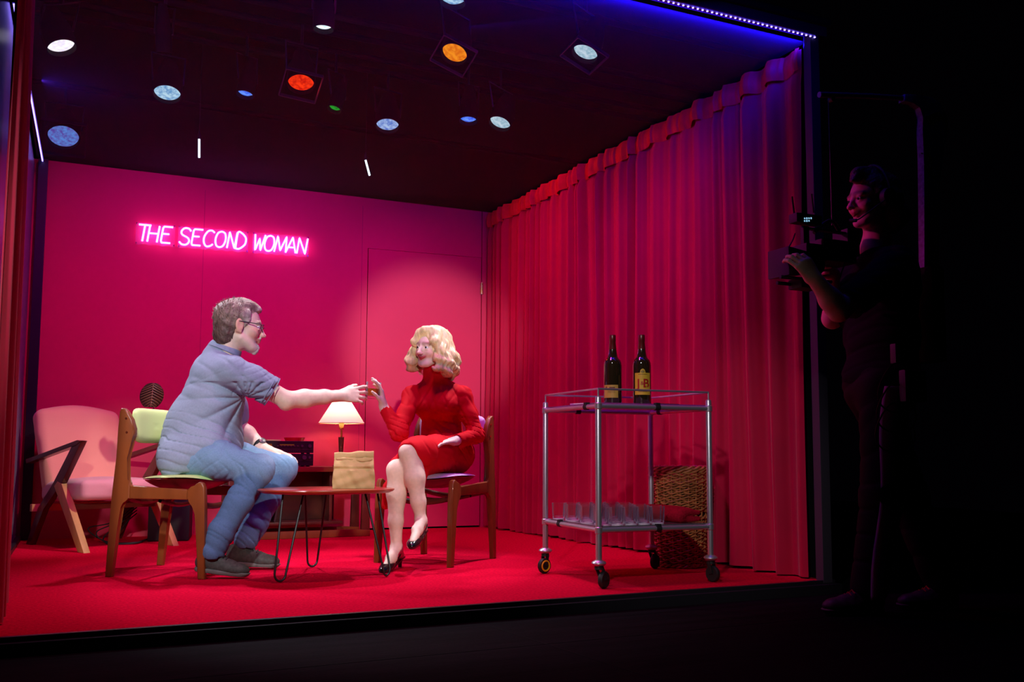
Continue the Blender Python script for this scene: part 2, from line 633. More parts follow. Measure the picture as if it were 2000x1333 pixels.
            for ax in range(3):
                sl0 = [slice(0, N)] * 3
                sl1 = [slice(0, N)] * 3
                sl1[ax] = slice(1, N + 1)
                A, B = neg[tuple(sl0)], neg[tuple(sl1)]
                e = np.argwhere(A != B)
                if len(e) == 0:
                    continue
                fl = A[e[:, 0], e[:, 1], e[:, 2]]
                o1, o2 = [0, 0, 0], [0, 0, 0]
                o1[(ax + 1) % 3] = 1
                o2[(ax + 2) % 3] = 1
                o1, o2 = np.array(o1), np.array(o2)
                g = base + e
                qd = np.stack([gid(g - o1 - o2), gid(g - o2), gid(g), gid(g - o1)], -1)
                qd[~fl] = qd[~fl][:, ::-1]
                quads.append(qd)
        ids = np.concatenate(ids)
        pos = np.concatenate(pos)
        quads = np.concatenate(quads)
        o_ = np.argsort(ids)
        ids, pos = ids[o_], pos[o_]
        ix = np.searchsorted(ids, quads)
        ix = np.minimum(ix, len(ids) - 1)
        ok = (ids[ix] == quads).all(1)
        ix = ix[ok]
        me = bpy.data.meshes.new(name)
        me.vertices.add(len(pos))
        me.vertices.foreach_set('co', pos.ravel())
        me.loops.add(len(ix) * 4)
        me.loops.foreach_set('vertex_index', ix.ravel().astype(np.int32))
        me.polygons.add(len(ix))
        me.polygons.foreach_set('loop_start', np.arange(0, len(ix) * 4, 4, dtype=np.int32))
        me.update(calc_edges=True)
        me.validate()
        me.polygons.foreach_set('use_smooth', [True] * len(me.polygons))
        # surface colour from the nearest pieces
        cols = np.array(s.cols, float)
        wt = np.zeros(len(pos)) + 1e-12
        cc = np.zeros((len(pos), 3))
        for pr in plus:
            d = s.dist(pr, pos)
            w_ = np.exp(-np.clip(d + 0.02, -0.05, 1) / 0.0035)
            cc += w_[:, None] * cols[pr[5]]
            wt += w_
        cc /= wt[:, None]
        if paint is not None:
            cc = paint(pos, cc)
        ca = me.color_attributes.new('Col', 'FLOAT_COLOR', 'POINT')
        ca.data.foreach_set('color', np.concatenate([cc, np.ones((len(pos), 1))], 1).astype(np.float32).ravel())
        o = link(name, me, None, material)
        if smooth:
            md = o.modifiers.new('smooth', 'SMOOTH')
            md.iterations = smooth
            md.factor = 0.5
        if parent is not None:
            o.parent = parent
            o.matrix_parent_inverse = Matrix.Translation(-Vector(parent.location)) if parent.rotation_euler.z == 0 else parent.matrix_basis.inverted()
        return o


def adopt(o, parent):
    """parent an object built in world coordinates"""
    o.parent = parent
    o.matrix_parent_inverse = parent.matrix_basis.inverted()
    return o


def clear_glass(name, tint, edge):
    m_ = bpy.data.materials.new(name)
    m_.use_nodes = True
    nt = m_.node_tree
    nt.nodes.remove(nt.nodes['Principled BSDF'])
    t = nt.nodes.new('ShaderNodeBsdfTransparent')
    t.inputs[0].default_value = (*tint, 1)
    g = nt.nodes.new('ShaderNodeBsdfGlossy')
    g.inputs['Roughness'].default_value = 0.22
    g.inputs[0].default_value = (0.95, 0.95, 1, 1)
    d = nt.nodes.new('ShaderNodeBsdfDiffuse')
    d.inputs[0].default_value = (0.7, 0.7, 0.75, 1)
    gd = nt.nodes.new('ShaderNodeMixShader')
    gd.inputs[0].default_value = 0.4
    nt.links.new(g.outputs[0], gd.inputs[1])
    nt.links.new(d.outputs[0], gd.inputs[2])
    lw = nt.nodes.new('ShaderNodeLayerWeight')
    lw.inputs[0].default_value = edge
    mx = nt.nodes.new('ShaderNodeMixShader')
    nt.links.new(lw.outputs['Fresnel'], mx.inputs[0])
    nt.links.new(t.outputs[0], mx.inputs[1])
    nt.links.new(gd.outputs[0], mx.inputs[2])
    nt.links.new(mx.outputs[0], nt.nodes['Material Output'].inputs[0])
    return m_


M['glass'] = clear_glass('clear_glass_thin', (0.98, 0.97, 0.98), 0.18)
M['glassglint'] = mat('painted_glint_edge', (0.9, 0.88, 0.95), 0.2, spec=0.9, trans=0.15)  # pale rim and base colour stands in for highlights on thick glass
M['shelfglass'] = clear_glass('shelf_glass', (0.6, 0.52, 0.6), 0.4)


# ================================================================== THE SETTING
BX0, BX1F, BX1B = -0.35, 3.215, 2.985        # left wall, right wall at the front and at the back
YB, YF = 6.90, 3.46                          # back wall, front edge
ZB, ZF = 2.522, 2.61                         # ceiling at the back and at the front
GZ = -0.058                                  # theatre floor below the platform


TH = 0.058                                   # the back wall stands at a slight angle to the front edge


def slant(o):
    p = Vector((BX1B, YB, 0))
    o.matrix_world = Matrix.Translation(p) @ Matrix.Rotation(-TH, 4, 'Z') @ Matrix.Translation(-p) @ o.matrix_world
    return o


def ceil_z(y):
    return ZB + (ZF - ZB) * (YB - y) / (YB - YF)


def struct(o):
    o['kind'] = 'structure'
    return o


# theatre floor, platform carpet
b = MB()
b.box((1.5, 3.0, GZ - 0.02), (16, 14, 0.04))
stage = struct(b.build('floor', M['stage'], smooth=False))
b = MB()
for (x0, y0, x1, y1) in [(-3, 2.86, 7.5, 3.02), (1.43, 3.3, 1.9, -0.5), (-3, 1.1, 7, 1.25)]:
    a_, c_ = Vector((x0, y0, GZ + 0.0006)), Vector((x1, y1, GZ + 0.0006))
    b.bar(a_, c_, 0.004, 0.001)
struct(b.build('trim_1', M['black'], smooth=False))
b = MB()
poly = [(BX0 - 0.03, YF), (BX1F + 0.03, YF), (BX1B + 0.06, YB + 0.06), (BX0 - 0.03, YB + 0.26)]
b.prism(poly, (0, 0, -0.006), (1, 0, 0), (0, 1, 0), 0.012)
struct(b.build('floor_2', M['carpet'], smooth=False))
b = MB()
b.box((1.4, (YF + YB) / 2 + 0.12, (GZ - 0.012) / 2 - 0.001), (3.75, YB - YF + 0.34, -GZ - 0.014))
b.box(((BX0 + BX1F) / 2, YF - 0.012, GZ / 2 + 0.001), (BX1F - BX0 + 0.09, 0.022, -GZ + 0.004), bev=0.002)
struct(b.build('trim_2', mat('kerb_black', (0.02, 0.018, 0.024), 0.35, spec=0.5), smooth=False))

# back wall with a door leaf set into it
DX0, DX1, DZ = 1.962, 2.895, 2.158
b = MB()
T = 0.04
yw = YB + T / 2
b.box(((BX0 - 0.03 + DX0) / 2, yw, (ZB + 0.02) / 2), (DX0 - BX0 + 0.03, T, ZB + 0.02))
b.box(((DX0 + DX1) / 2, yw, (DZ + 0.004 + ZB + 0.02) / 2), (DX1 - DX0, T, ZB + 0.016 - DZ))
b.box(((DX1 + 0.006 + BX1B + 0.05) / 2, yw, (ZB + 0.02) / 2), (BX1B + 0.05 - DX1 - 0.006, T, ZB + 0.02))
for v_ in b.bm.verts:
    if v_.co.z > 2.4:
        v_.co.z += 0.05 * (BX1B - v_.co.x) / 3.33
slant(struct(b.build('wall_back', M['wall'], smooth=False)))
b = MB()
b.box((1.4, YB + T + 0.012, 1.25), (3.6, 0.02, 2.5))
slant(struct(b.build('trim_3', M['black'], smooth=False)))
b = MB()
b.box(((DX0 + DX1) / 2 + 0.003, YB + T / 2 + 0.001, DZ / 2 + 0.008), (DX1 - DX0 - 0.008, T - 0.004, DZ - 0.012), bev=0.0015)
door = struct(b.build('door_1', M['wall'], smooth=False))
b = MB()
for zc in (1.905,):
    b.cyl((DX1 + 0.003, YB - 0.006, zc - 0.045), (DX1 + 0.003, YB - 0.006, zc + 0.045), 0.006, seg=12)
    b.box((DX1 + 0.003, YB - 0.001, zc), (0.026, 0.003, 0.088))
    b.cyl((DX1 + 0.003, YB - 0.006, zc + 0.045), (DX1 + 0.003, YB - 0.006, zc + 0.055), 0.004, seg=10)
h_ = b.build('hinge', M['brass'], door)
h_['label'] = 'small brass hinge'
slant(door)
b = MB()                                     # panel joints of the back wall
for sx in (0.754, 1.918):
    b.box((sx, YB - 0.0004, 1.25), (0.0022, 0.001, 2.48))
slant(struct(b.build('trim_4', mat('dark_pink_joint', (0.3, 0.01, 0.05), 0.6), smooth=False)))

# right wall behind the curtain, posts, fascia
b = MB()
b.prism([(BX1F + 0.012, YF + 0.02), (BX1F + 0.05, YF + 0.02), (BX1B + 0.10, YB + 0.04), (BX1B + 0.062, YB + 0.04)], (0, 0, 1.24), (1, 0, 0), (0, 1, 0), 2.48)
struct(b.build('wall_right', M['black'], smooth=False))
b = MB()
b.box((BX1F - 0.002, YF - 0.0, ZF / 2 + 0.02), (0.055, 0.05, ZF + 0.06), bev=0.003)
struct(b.build('trim_5', mat('dark_post', (0.06, 0.05, 0.07), 0.45), smooth=False))
b = MB()
b.box(((BX0 + BX1F) / 2 + 0.02, YF - 0.0, ZF + 0.075), (BX1F - BX0 + 0.12, 0.05, 0.05), bev=0.003)
struct(b.build('trim_6', mat('dark_fascia', (0.10, 0.05, 0.06), 0.6), smooth=False))

# left side: smooth grey panel, frame posts
b = MB()
b.box((BX0 - 0.02, (YF + YB) / 2 + 0.1, 1.28), (0.02, YB - YF + 0.2, 2.56))
struct(b.build('wall_left', M['side'], smooth=False))
b = MB()
b.box((BX0 + 0.045, YB + 0.155, ZB / 2 + 0.03), (0.06, 0.05, ZB + 0.06), bev=0.002)
b.box((BX0 + 0.008, (YF + YB) / 2 + 0.08, 0.016), (0.03, YB - YF + 0.1, 0.028), bev=0.002)
for zz in (0.12, 0.9, 1.7):
    b.cyl((BX0 + 0.045, YB + 0.131, zz), (BX0 + 0.045, YB + 0.126, zz), 0.006, seg=10)
struct(b.build('trim_7', M['blackmetal'], smooth=False))

# gauze ceiling
b = MB()
b.bm.faces.new([b.bm.verts.new(v) for v in [(BX0, YF + 0.03, ZF + 0.03), (BX1F, YF + 0.03, ZF + 0.03), (BX1B + 0.05, YB + 0.02, ZB + 0.014), (BX0, YB + 0.22, ZB + 0.075)]])
struct(b.build('ceiling', M['scrim'], smooth=False))


# ------------------------------------------------------------------ curtains
def curtain(p0, p1, zt, zb_, amp, seed, side, nu=1100, header=True, wl=0.135):
    """p0->p1 along the rail on the floor plan; side = +1/-1 which way the folds swell"""
    p0, p1 = Vector(p0), Vector(p1)
    d = (p1 - p0)
    L = d.length
    d.normalize()
    n = Vector((-d.y, d.x, 0)) * side
    rs = np.random.RandomState(seed)
    # irregular fold positions
    xs = [0.0]
    while xs[-1] < L + 0.3:
        xs.append(xs[-1] + wl * rs.uniform(0.5, 1.5) * (0.75 + 0.5 * min(1.0, xs[-1] / L)))
    am = rs.uniform(0.35, 1.0, len(xs))
    sk = rs.uniform(-0.9, 0.9, len(xs))
    xs = np.array(xs)

    def fold(s, v):
        s2 = s + 0.03 * math.sin(3.1 * s + seed) * (1 - v) + 0.016 * math.sin(9.7 * s + 4.0 * v + seed) * (1 - v)
        i = int(np.searchsorted(xs, s2, side='right') - 1)
        i = max(0, min(i, len(xs) - 2))
        t = (s2 - xs[i]) / (xs[i + 1] - xs[i])
        a = am[i] * (0.75 + 0.25 * (1 - v))
        ph = 2 * math.pi * t
        base = 0.5 - 0.5 * math.cos(ph + 0.5 * sk[i] * math.sin(ph))
        fine = 0.11 * math.sin(2 * ph + sk[i] * 3) + 0.035 * math.sin(5 * ph + 2 * v + i)
        return max(0.0, a * (base ** 1.2 + fine * (0.4 + 0.6 * v)) + 0.12)
    vs_ = [0, 0.004, 0.02, 0.06, 0.12, 0.2, 0.3, 0.4, 0.5, 0.6, 0.7, 0.8, 0.88, 0.93, 0.96, 0.985, 1.0]
    b_ = MB()

    def fn(u, w_):
        v = vs_[int(round(w_ * (len(vs_) - 1)))]
        s = u * L
        top = zt(p0 + d * s)
        z = zb_ + (top - zb_) * v
        f = fold(s, v)
        pinch = 1.0
        if v > 0.93:
            pinch = 0.62
        hem = 0.012 * math.sin(s * 7 + seed) if v < 0.01 else 0
        q = p0 + d * (s + 0.012 * math.sin(2.2 * v + s * 5)) + n * (amp * f * pinch + 0.004)
        return (q.x, q.y, z + hem * 0.4)
    b_.grid(fn, nu, len(vs_))
    hd_ = None
    if header:
        hd_ = MB()

        def fh(u, w_):
            s = u * L
            top = zt(p0 + d * s)
            H = 0.115 + 0.006 * math.sin(s * 31)
            z = top - H * (1 - w_)
            f = fold(s, 0.97)
            blk = 0.5 + 0.5 * math.tanh(6 * math.sin(s * 2 * math.pi / 0.21 + 0.6 * math.sin(s * 4)))
            puff = math.sin(math.pi * w_) * 0.012
            q = p0 + d * (s + 0.01 * w_) + n * (amp * 0.62 * f + 0.010 + puff + 0.016 * blk)
            return (q.x, q.y, z)
        hd_.grid(fh, 900, 7)
    return b_, hd_


cz = lambda p: ceil_z(p.y) - 0.004
bb, hh = curtain((BX1B - 0.005, YB - 0.03, 0), (BX1F - 0.012, YF + 0.045, 0), cz, 0.012, 0.085, 7, -1, nu=1700, wl=0.115)
cr = bb.build('curtain', M['curtain'], angle=80)
tag(cr, 'long red pleated curtain covering the right side of the stage room behind the trolley', 'curtain')
hd = hh.build('heading', mat('red_heading_tape', (0.62, 0.012, 0.02), 0.55, spec=0.35, noise=0.2, nscale=14), cr, angle=80)
hd['label'] = 'ruffled heading band'
bb, hh = curtain((-0.270, YF + 0.01, 0), (BX0 + 0.010, YF + 1.05, 0), cz, 0.012, 0.090, 3, -1, nu=420, header=False, wl=0.15)
cl = bb.build('curtain', M['curtain'], angle=80)
tag(cl, 'dark red curtain gathered at the left front edge of the stage room', 'curtain')

# ------------------------------------------------------------------ blue LED strips
def led(name, a, b_, n, label, inward):
    a, b_ = Vector(a), Vector(b_)
    mb = MB()
    mb.bar(a + Vector((0, 0, 0.008)), b_ + Vector((0, 0, 0.008)), 0.014, 0.004)
    o = mb.build(name, mat('white_led_tape', (0.25, 0.22, 0.5), 0.5))
    tag(o, label, 'led strip')
    e = MB()
    rr_ = 0.0042
    for i in range(n):
        c = a.lerp(b_, i / (n - 1))
        e.box(c, (rr_ * 2, rr_ * 2, 0.006), bev=0.0015, seg=1)
    q = e.build('diodes', M['led'], o, smooth=False)
    q['kind'] = 'stuff'
    return o


led('led_strip', (BX0 + 0.1, YF - 0.030, ZF + 0.03), (BX1F - 0.005, YF - 0.030, ZF + 0.03), 130, 'blue LED tape along the front top edge of the stage room', 1)
led('led_strip', (BX0 + 0.004, YF + 1.12, ceil_z(YF + 1.12) - 0.006), (BX0 + 0.040, YB + 0.12, ZB + 0.040), 170, 'blue LED tape along the top of the left side wall', 1)
area('led_light_front', (1.9, YF + 0.02, ZF + 0.0), (1.9, YF + 0.5, ZF + 0.12), 26, (0.01, 0.004, 1.0), 2.6, 0.02)
area('led_light_front_down', (2.3, YF - 0.02, ZF + 0.01), (2.6, YF + 0.35, ZF - 1.0), 3.0, (0.03, 0.01, 1.0), 1.8, 0.02)
area('led_light_left', (BX0 + 0.06, 5.6, ceil_z(5.6) - 0.03), (BX0 + 0.4, 5.6, ceil_z(5.6) - 0.1), 6.0, (0.12, 0.04, 1.0), 0.02, 2.2)


# ------------------------------------------------------------------ neon sign
def neon():
    x0, zb_, w, h, y = 0.305, 2.068, 1.19, 0.117, YB - 0.045
    L = {
        'T': [[(0, 1), (1, 1)], [(0.5, 1), (0.5, 0)]],
        'H': [[(0, 1), (0, 0)], [(0, 0.52), (1, 0.52)], [(1, 1), (1, 0)]],
        'E': [[(0.95, 1), (0.1, 1), (0, 0.9), (0, 0.1), (0.1, 0), (0.95, 0)], [(0.05, 0.55), (0.7, 0.55)]],
        'S': [[(0.95, 0.85), (0.7, 1), (0.3, 1), (0.08, 0.8), (0.2, 0.6), (0.75, 0.42), (0.92, 0.2), (0.7, 0.0), (0.3, 0), (0.02, 0.15)]],
        'C': [[(0.95, 0.88), (0.65, 1), (0.3, 0.93), (0.05, 0.6), (0.08, 0.25), (0.35, 0), (0.7, 0.02), (0.95, 0.15)]],
        'O': [[(0.5, 1), (0.15, 0.88), (0, 0.5), (0.15, 0.12), (0.5, 0), (0.85, 0.12), (1, 0.5), (0.85, 0.88), (0.5, 1)]],
        'N': [[(0, 0), (0.03, 1), (0.95, 0), (1, 1)]],
        'D': [[(0.05, 0), (0.05, 1), (0.45, 1), (0.9, 0.75), (1, 0.5), (0.9, 0.25), (0.45, 0), (0.05, 0)]],
        'W': [[(0, 1), (0.22, 0), (0.5, 0.75), (0.72, 0), (1, 1)]],
        'M': [[(0, 0), (0.12, 1), (0.5, 0.1), (0.88, 1), (1, 0)]],
        'A': [[(0, 0), (0.5, 1), (1, 0)], [(0.2, 0.35), (0.82, 0.35)]],
    }
    lay = [('T', 152, 275), ('H', 255, 350), ('E', 378, 480), ('S', 545, 655), ('E', 665, 765), ('C', 770, 880), ('O', 885, 990), ('N', 1008, 1090), ('D', 1085, 1188),
           ('W', 1262, 1372), ('O', 1368, 1470), ('M', 1475, 1600), ('A', 1590, 1700), ('N', 1705, 1800)]
    root = thing('neon_sign', 'glowing magenta neon sign reading THE SECOND WOMAN on the pink back wall', 'neon sign', (x0 + w / 2, y, zb_))
    for ch, a, b_ in lay:
        mb = MB()
        xa, xb = x0 + (a - 150) / 1655 * w, x0 + (b_ - 150) / 1655 * w
        for st in L[ch]:
            pts = []
            for (u, v) in st:
                pts.append(Vector((xa + (xb - xa) * u * 0.93 + 0.016 * (v - 0.5), y, zb_ + h * v)))
            curvy = ch in 'SCOD'
            if curvy:
                pts = bez(pts, 5)
            else:
                q = []
                for i in range(len(pts) - 1):
                    q += [pts[i].lerp(pts[i + 1], t) for t in (0.0, 0.04, 0.5, 0.96)]
                pts = q + [pts[-1]]
            mb.tube(pts, 0.0062, 8)
        adopt(mb.build('neon_letter', M['neon'], angle=180), root)
    # clear backing plates with scalloped lower edges, stand-offs
    for a, b_ in ((135, 500), (530, 1205), (1250, 1820)):
        xa, xb = x0 + (a - 150) / 1655 * w, x0 + (b_ - 150) / 1655 * w
        poly = [(xa, h + 0.018), (xa, -0.018)]
        n = int((xb - xa) / 0.012)
        for i in range(n + 1):
            x = xa + (xb - xa) * i / n
            poly.append((x, -0.020 - 0.005 * math.sin((x - xa) * 80)))
        poly += [(xb, h + 0.018)]
        mb = MB()
        mb.prism(poly, (0, y + 0.018, zb_), (1, 0, 0), (0, 0, 1), 0.004)
        pl = mb.build('backing_plate', M['acrylic'], smooth=False)
        adopt(pl, root)
        pl['label'] = 'clear acrylic backing with scalloped edge'
        for xx in (xa + 0.006, xb - 0.006):
            for zz in (h + 0.012, -0.012):
                adopt(MB().cyl((xx, y + 0.010, zb_ + zz), (xx, YB, zb_ + zz), 0.004, seg=10).build('stand_off', M['steel']), root)
    bpy.context.view_layer.update()
    slant(root)


M['acrylic'] = scrim('clear_acrylic', (0.9, 0.5, 0.8), 0.10, 0.1, 0.8)
neon()


# ------------------------------------------------------------------ lighting rig seen through the gauze
def lens_mat(name, c1, c2, s):
    m_ = bpy.data.materials.new(name)
    m_.use_nodes = True
    nt = m_.node_tree
    nt.nodes.remove(nt.nodes['Principled BSDF'])
    tc = nt.nodes.new('ShaderNodeTexCoord')
    v = nt.nodes.new('ShaderNodeTexNoise')
    v.inputs['Scale'].default_value = 38
    v.inputs['Detail'].default_value = 6
    nt.links.new(tc.outputs['Object'], v.inputs['Vector'])
    r = nt.nodes.new('ShaderNodeValToRGB')
    r.color_ramp.elements[0].position = 0.35
    r.color_ramp.elements[0].color = (*c1, 1)
    r.color_ramp.elements[1].position = 0.62
    r.color_ramp.elements[1].color = (*c2, 1)
    nt.links.new(v.outputs[0], r.inputs[0])
    e = nt.nodes.new('ShaderNodeEmission')
    nt.links.new(r.outputs[0], e.inputs[0])
    e.inputs[1].default_value = s
    nt.links.new(e.outputs[0], nt.nodes['Material Output'].inputs[0])
    return m_


LM = {
    'white': lens_mat('white_lens', lin(225, 215, 245), lin(255, 250, 255), 1.25),
    'cool': lens_mat('cool_white_lens', lin(190, 225, 240), lin(255, 255, 255), 1.3),
    'pale': lens_mat('pale_blue_lens', lin(95, 150, 205), lin(190, 225, 245), 1.0),
    'ice': lens_mat('ice_white_lens', lin(140, 180, 200), lin(200, 220, 235), 1.0),
    'violet': lens_mat('violet_blue_lens', lin(90, 70, 165), lin(90, 140, 225), 0.9),
    'steel': lens_mat('steel_blue_lens', lin(80, 115, 205), lin(175, 200, 240), 1.0),
    'blue': lens_mat('deep_blue_lens', lin(35, 80, 240), lin(110, 160, 255), 1.05),
    'red': lens_mat('red_lens', lin(200, 18, 5), lin(255, 60, 15), 1.0),
    'orange': lens_mat('orange_lens', lin(225, 105, 10), lin(250, 150, 30), 1.0),
    'green': lens_mat('green_lens', lin(0, 95, 20), lin(20, 160, 40), 1.0),
    'dim': lens_mat('dim_blue_lens', lin(20, 30, 60), lin(50, 70, 110), 0.8),
}
RIG_Z = 3.15
rig = [   # pixel, half axes of the lens ellipse, its slope, colour, gel frame, label
    (118, 85, 26, 15, -10, 'white', 0, 'bright white stage lamp at the left end of the rig over the armchair'),
    (327, 178, 25, 17, 10, 'pale', 0, 'pale blue stage lamp right of the bright white one, above the neon sign'),
    (124, 264, 28, 22, 10, 'violet', 1, 'violet blue stage lamp lowest on the left beside the blue LED tape'),
    (480, 178, 16, 8, 15, 'blue', 0, 'small deep blue stage lamp left of the red one'),
    (588, 158, 25, 18, 5, 'red', 1, 'red stage lamp with a square gel frame'),
    (632, 47, 19, 8, 5, 'cool', 0, 'flat bright white stage lamp above the red one'),
    (655, 207, 13, 7, 20, 'green', 0, 'small green stage lamp right below the red one'),
    (757, 240, 22, 14, 3, 'steel', 0, 'steel blue stage lamp right of the green one'),
    (889, 100, 25, 19, 20, 'orange', 1, 'orange stage lamp with a square gel frame'),
    (915, 229, 17, 8.5, 3, 'blue', 0, 'small deep blue stage lamp next to an icy white one'),
    (978, 236, 21, 13, 20, 'ice', 0, 'icy white stage lamp lowest in the right half of the rig'),
    (1145, 98, 25, 16, 20, 'ice', 1, 'icy white stage lamp farthest right, nearest the blue glow'),
    (885, -5, 24, 12, 5, 'pale', 0, 'pale stage lamp cut off by the top of the picture'),
    (320, 92, 14, 2, 5, 'dim', 0, 'dark stage lamp showing only a thin blue sliver of lens'),
]
BEAMS = {   # lamps of the rig that light the set: aim, watts, colour, cone, blend
    0: ((0.70, 4.8, 0.85), 330, (0.88, 0.9, 1.0), 34, 0.6),
    5: ((1.0, 4.7, 0.2), 230, (0.95, 0.95, 1.0), 56, 0.8),
    11: ((1.8, 4.85, 0.9), 330, (0.95, 0.97, 1.0), 36, 0.7),
    4: ((2.9, 5.6, 1.9), 90, (1.0, 0.05, 0.02), 80, 0.9),
    12: ((0.05, 6.35, 0.55), 330, (1.0, 0.93, 0.85), 26, 0.9),
}
for ri, (px, py, rp, rq, sl, lk, gel, lab) in enumerate(rig):
    p = G(px, py, RIG_Z)
    dist = (p - Vector(CAMLOC)).dot(Vector(_fwd))
    r = rp / F_PX * dist
    rdir = ray(px, py)
    sx_ = RR - rdir * (RR @ rdir)
    sx_ /= np.linalg.norm(sx_)
    sy_ = np.cross(sx_, rdir)          # up on the picture
    ct = rq / rp
    dn2 = -math.sin(rad(sl)) * sx_ - math.cos(rad(sl)) * sy_
    dn = Vector(-rdir * ct + dn2 * math.sqrt(1 - ct * ct))
    q = Vector((0, 0, -1)).rotation_difference(dn).to_matrix()
    root = thing('stage_lamp', lab, 'stage lamp', p, 0, 'stage lamps hanging over the set')
    mb = MB()
    mb.lathe([(r * 1.02, -0.035), (r * 1.10, -0.03), (r * 1.10, 0.10), (r * 0.85, 0.17), (r * 0.6, 0.26), (0, 0.27)], seg=28, rot=q)
    mb.build('housing', M['black'], root)
    mb = MB()
    mb.lathe([(0, -0.022), (r * 0.4, -0.019), (r * 0.75, -0.012), (r * 0.99, 0.0), (r * 0.99, 0.02), (0, 0.02)], seg=32, rot=q)
    mb.build('lens', LM[lk], root)
    mb = MB()
    u = q @ Vector((1, 0, 0))
    mb.tube([u * r * 1.12 + q @ Vector((0, 0, 0.08)), u * r * 1.25 + Vector((0, 0, 0.26)), -u * r * 1.25 + Vector((0, 0, 0.26)), -u * r * 1.12 + q @ Vector((0, 0, 0.08))], 0.008, 6)
    mb.cyl((0, 0, 0.26), (0, 0, 0.40), 0.010, seg=8)
    mb.build('yoke', M['blackmetal'], root)
    if gel:
        mb = MB()
        s_ = r * 1.42
        for k in range(4):
            a0, a1 = [(-s_, -s_), (s_, -s_), (s_, s_), (-s_, s_)][k], [(s_, -s_), (s_, s_), (-s_, s_), (-s_, -s_)][k]
            va = q @ Vector((a0[0], a0[1], -0.045))
            vb = q @ Vector((a1[0], a1[1], -0.045))
            mb.bar(va, vb, 0.006, r * 0.30, up=tuple(dn))
        g_ = mb.build('gel_frame', mat('gel_frame_violet', (0.03, 0.008, 0.03), 0.6), root, smooth=False)
    if ri in BEAMS:
        am_, pw_, co_, an_, bl_ = BEAMS[ri]
        spot('stage_lamp_beam', p + dn * 0.06, am_, pw_, co_, an_, bl_, 0.08)
BARS = [(4.77, 'black lighting bar nearest the front of the stage room'), (5.05, 'black lighting bar carrying the icy white lamp farthest right'), (5.41, 'black lighting bar carrying the orange lamp'),
        (6.14, 'black lighting bar carrying the dark lamp with a blue sliver'), (6.40, 'black lighting bar carrying the red lamp'), (6.70, 'black lighting bar carrying the green lamp'),
        (6.93, 'black lighting bar carrying the steel blue lamp'), (8.30, 'farthest black lighting bar, carrying the violet blue lamp')]
for yy, blab in BARS:
    mb = MB()
    mb.cyl((-1.0, yy, RIG_Z + 0.42), (4.6, yy, RIG_Z + 0.42), 0.024, seg=12)
    o = mb.build('lighting_bar', M['black'])
    tag(o, blab, 'lighting bar', 'bars of the lighting grid')

# two short glowing tubes hung on wires near the back
for (x0_, y0_, x1_, y1_, lab) in ((389, 272, 389, 308, 'short upright glowing tube hanging left, over the neon sign'), (714, 313, 722, 343, 'short slanted glowing tube hanging right, above the pink door')):
    a_, c_ = W(x0_, y0_, 6.95), W(x1_, y1_, 6.95)
    root = thing('hanging_tube_light', lab, 'tube light', c_, 0, 'small glowing tubes above the back wall')
    mb = MB()
    mb.cyl(c_, a_, 0.0075, seg=12)
    adopt(mb.build('glow_tube', M['tube']), root)
    mb = MB()
    mb.lathe([(0.013, 0), (0.013, 0.03), (0.002, 0.07)], a_, 12)
    mb.tube([a_ + Vector((0, 0, 0.06)), Vector((a_.x, 6.93, RIG_Z + 0.40))], 0.0015, 5)
    adopt(mb.build('cord', M['blackmetal']), root)


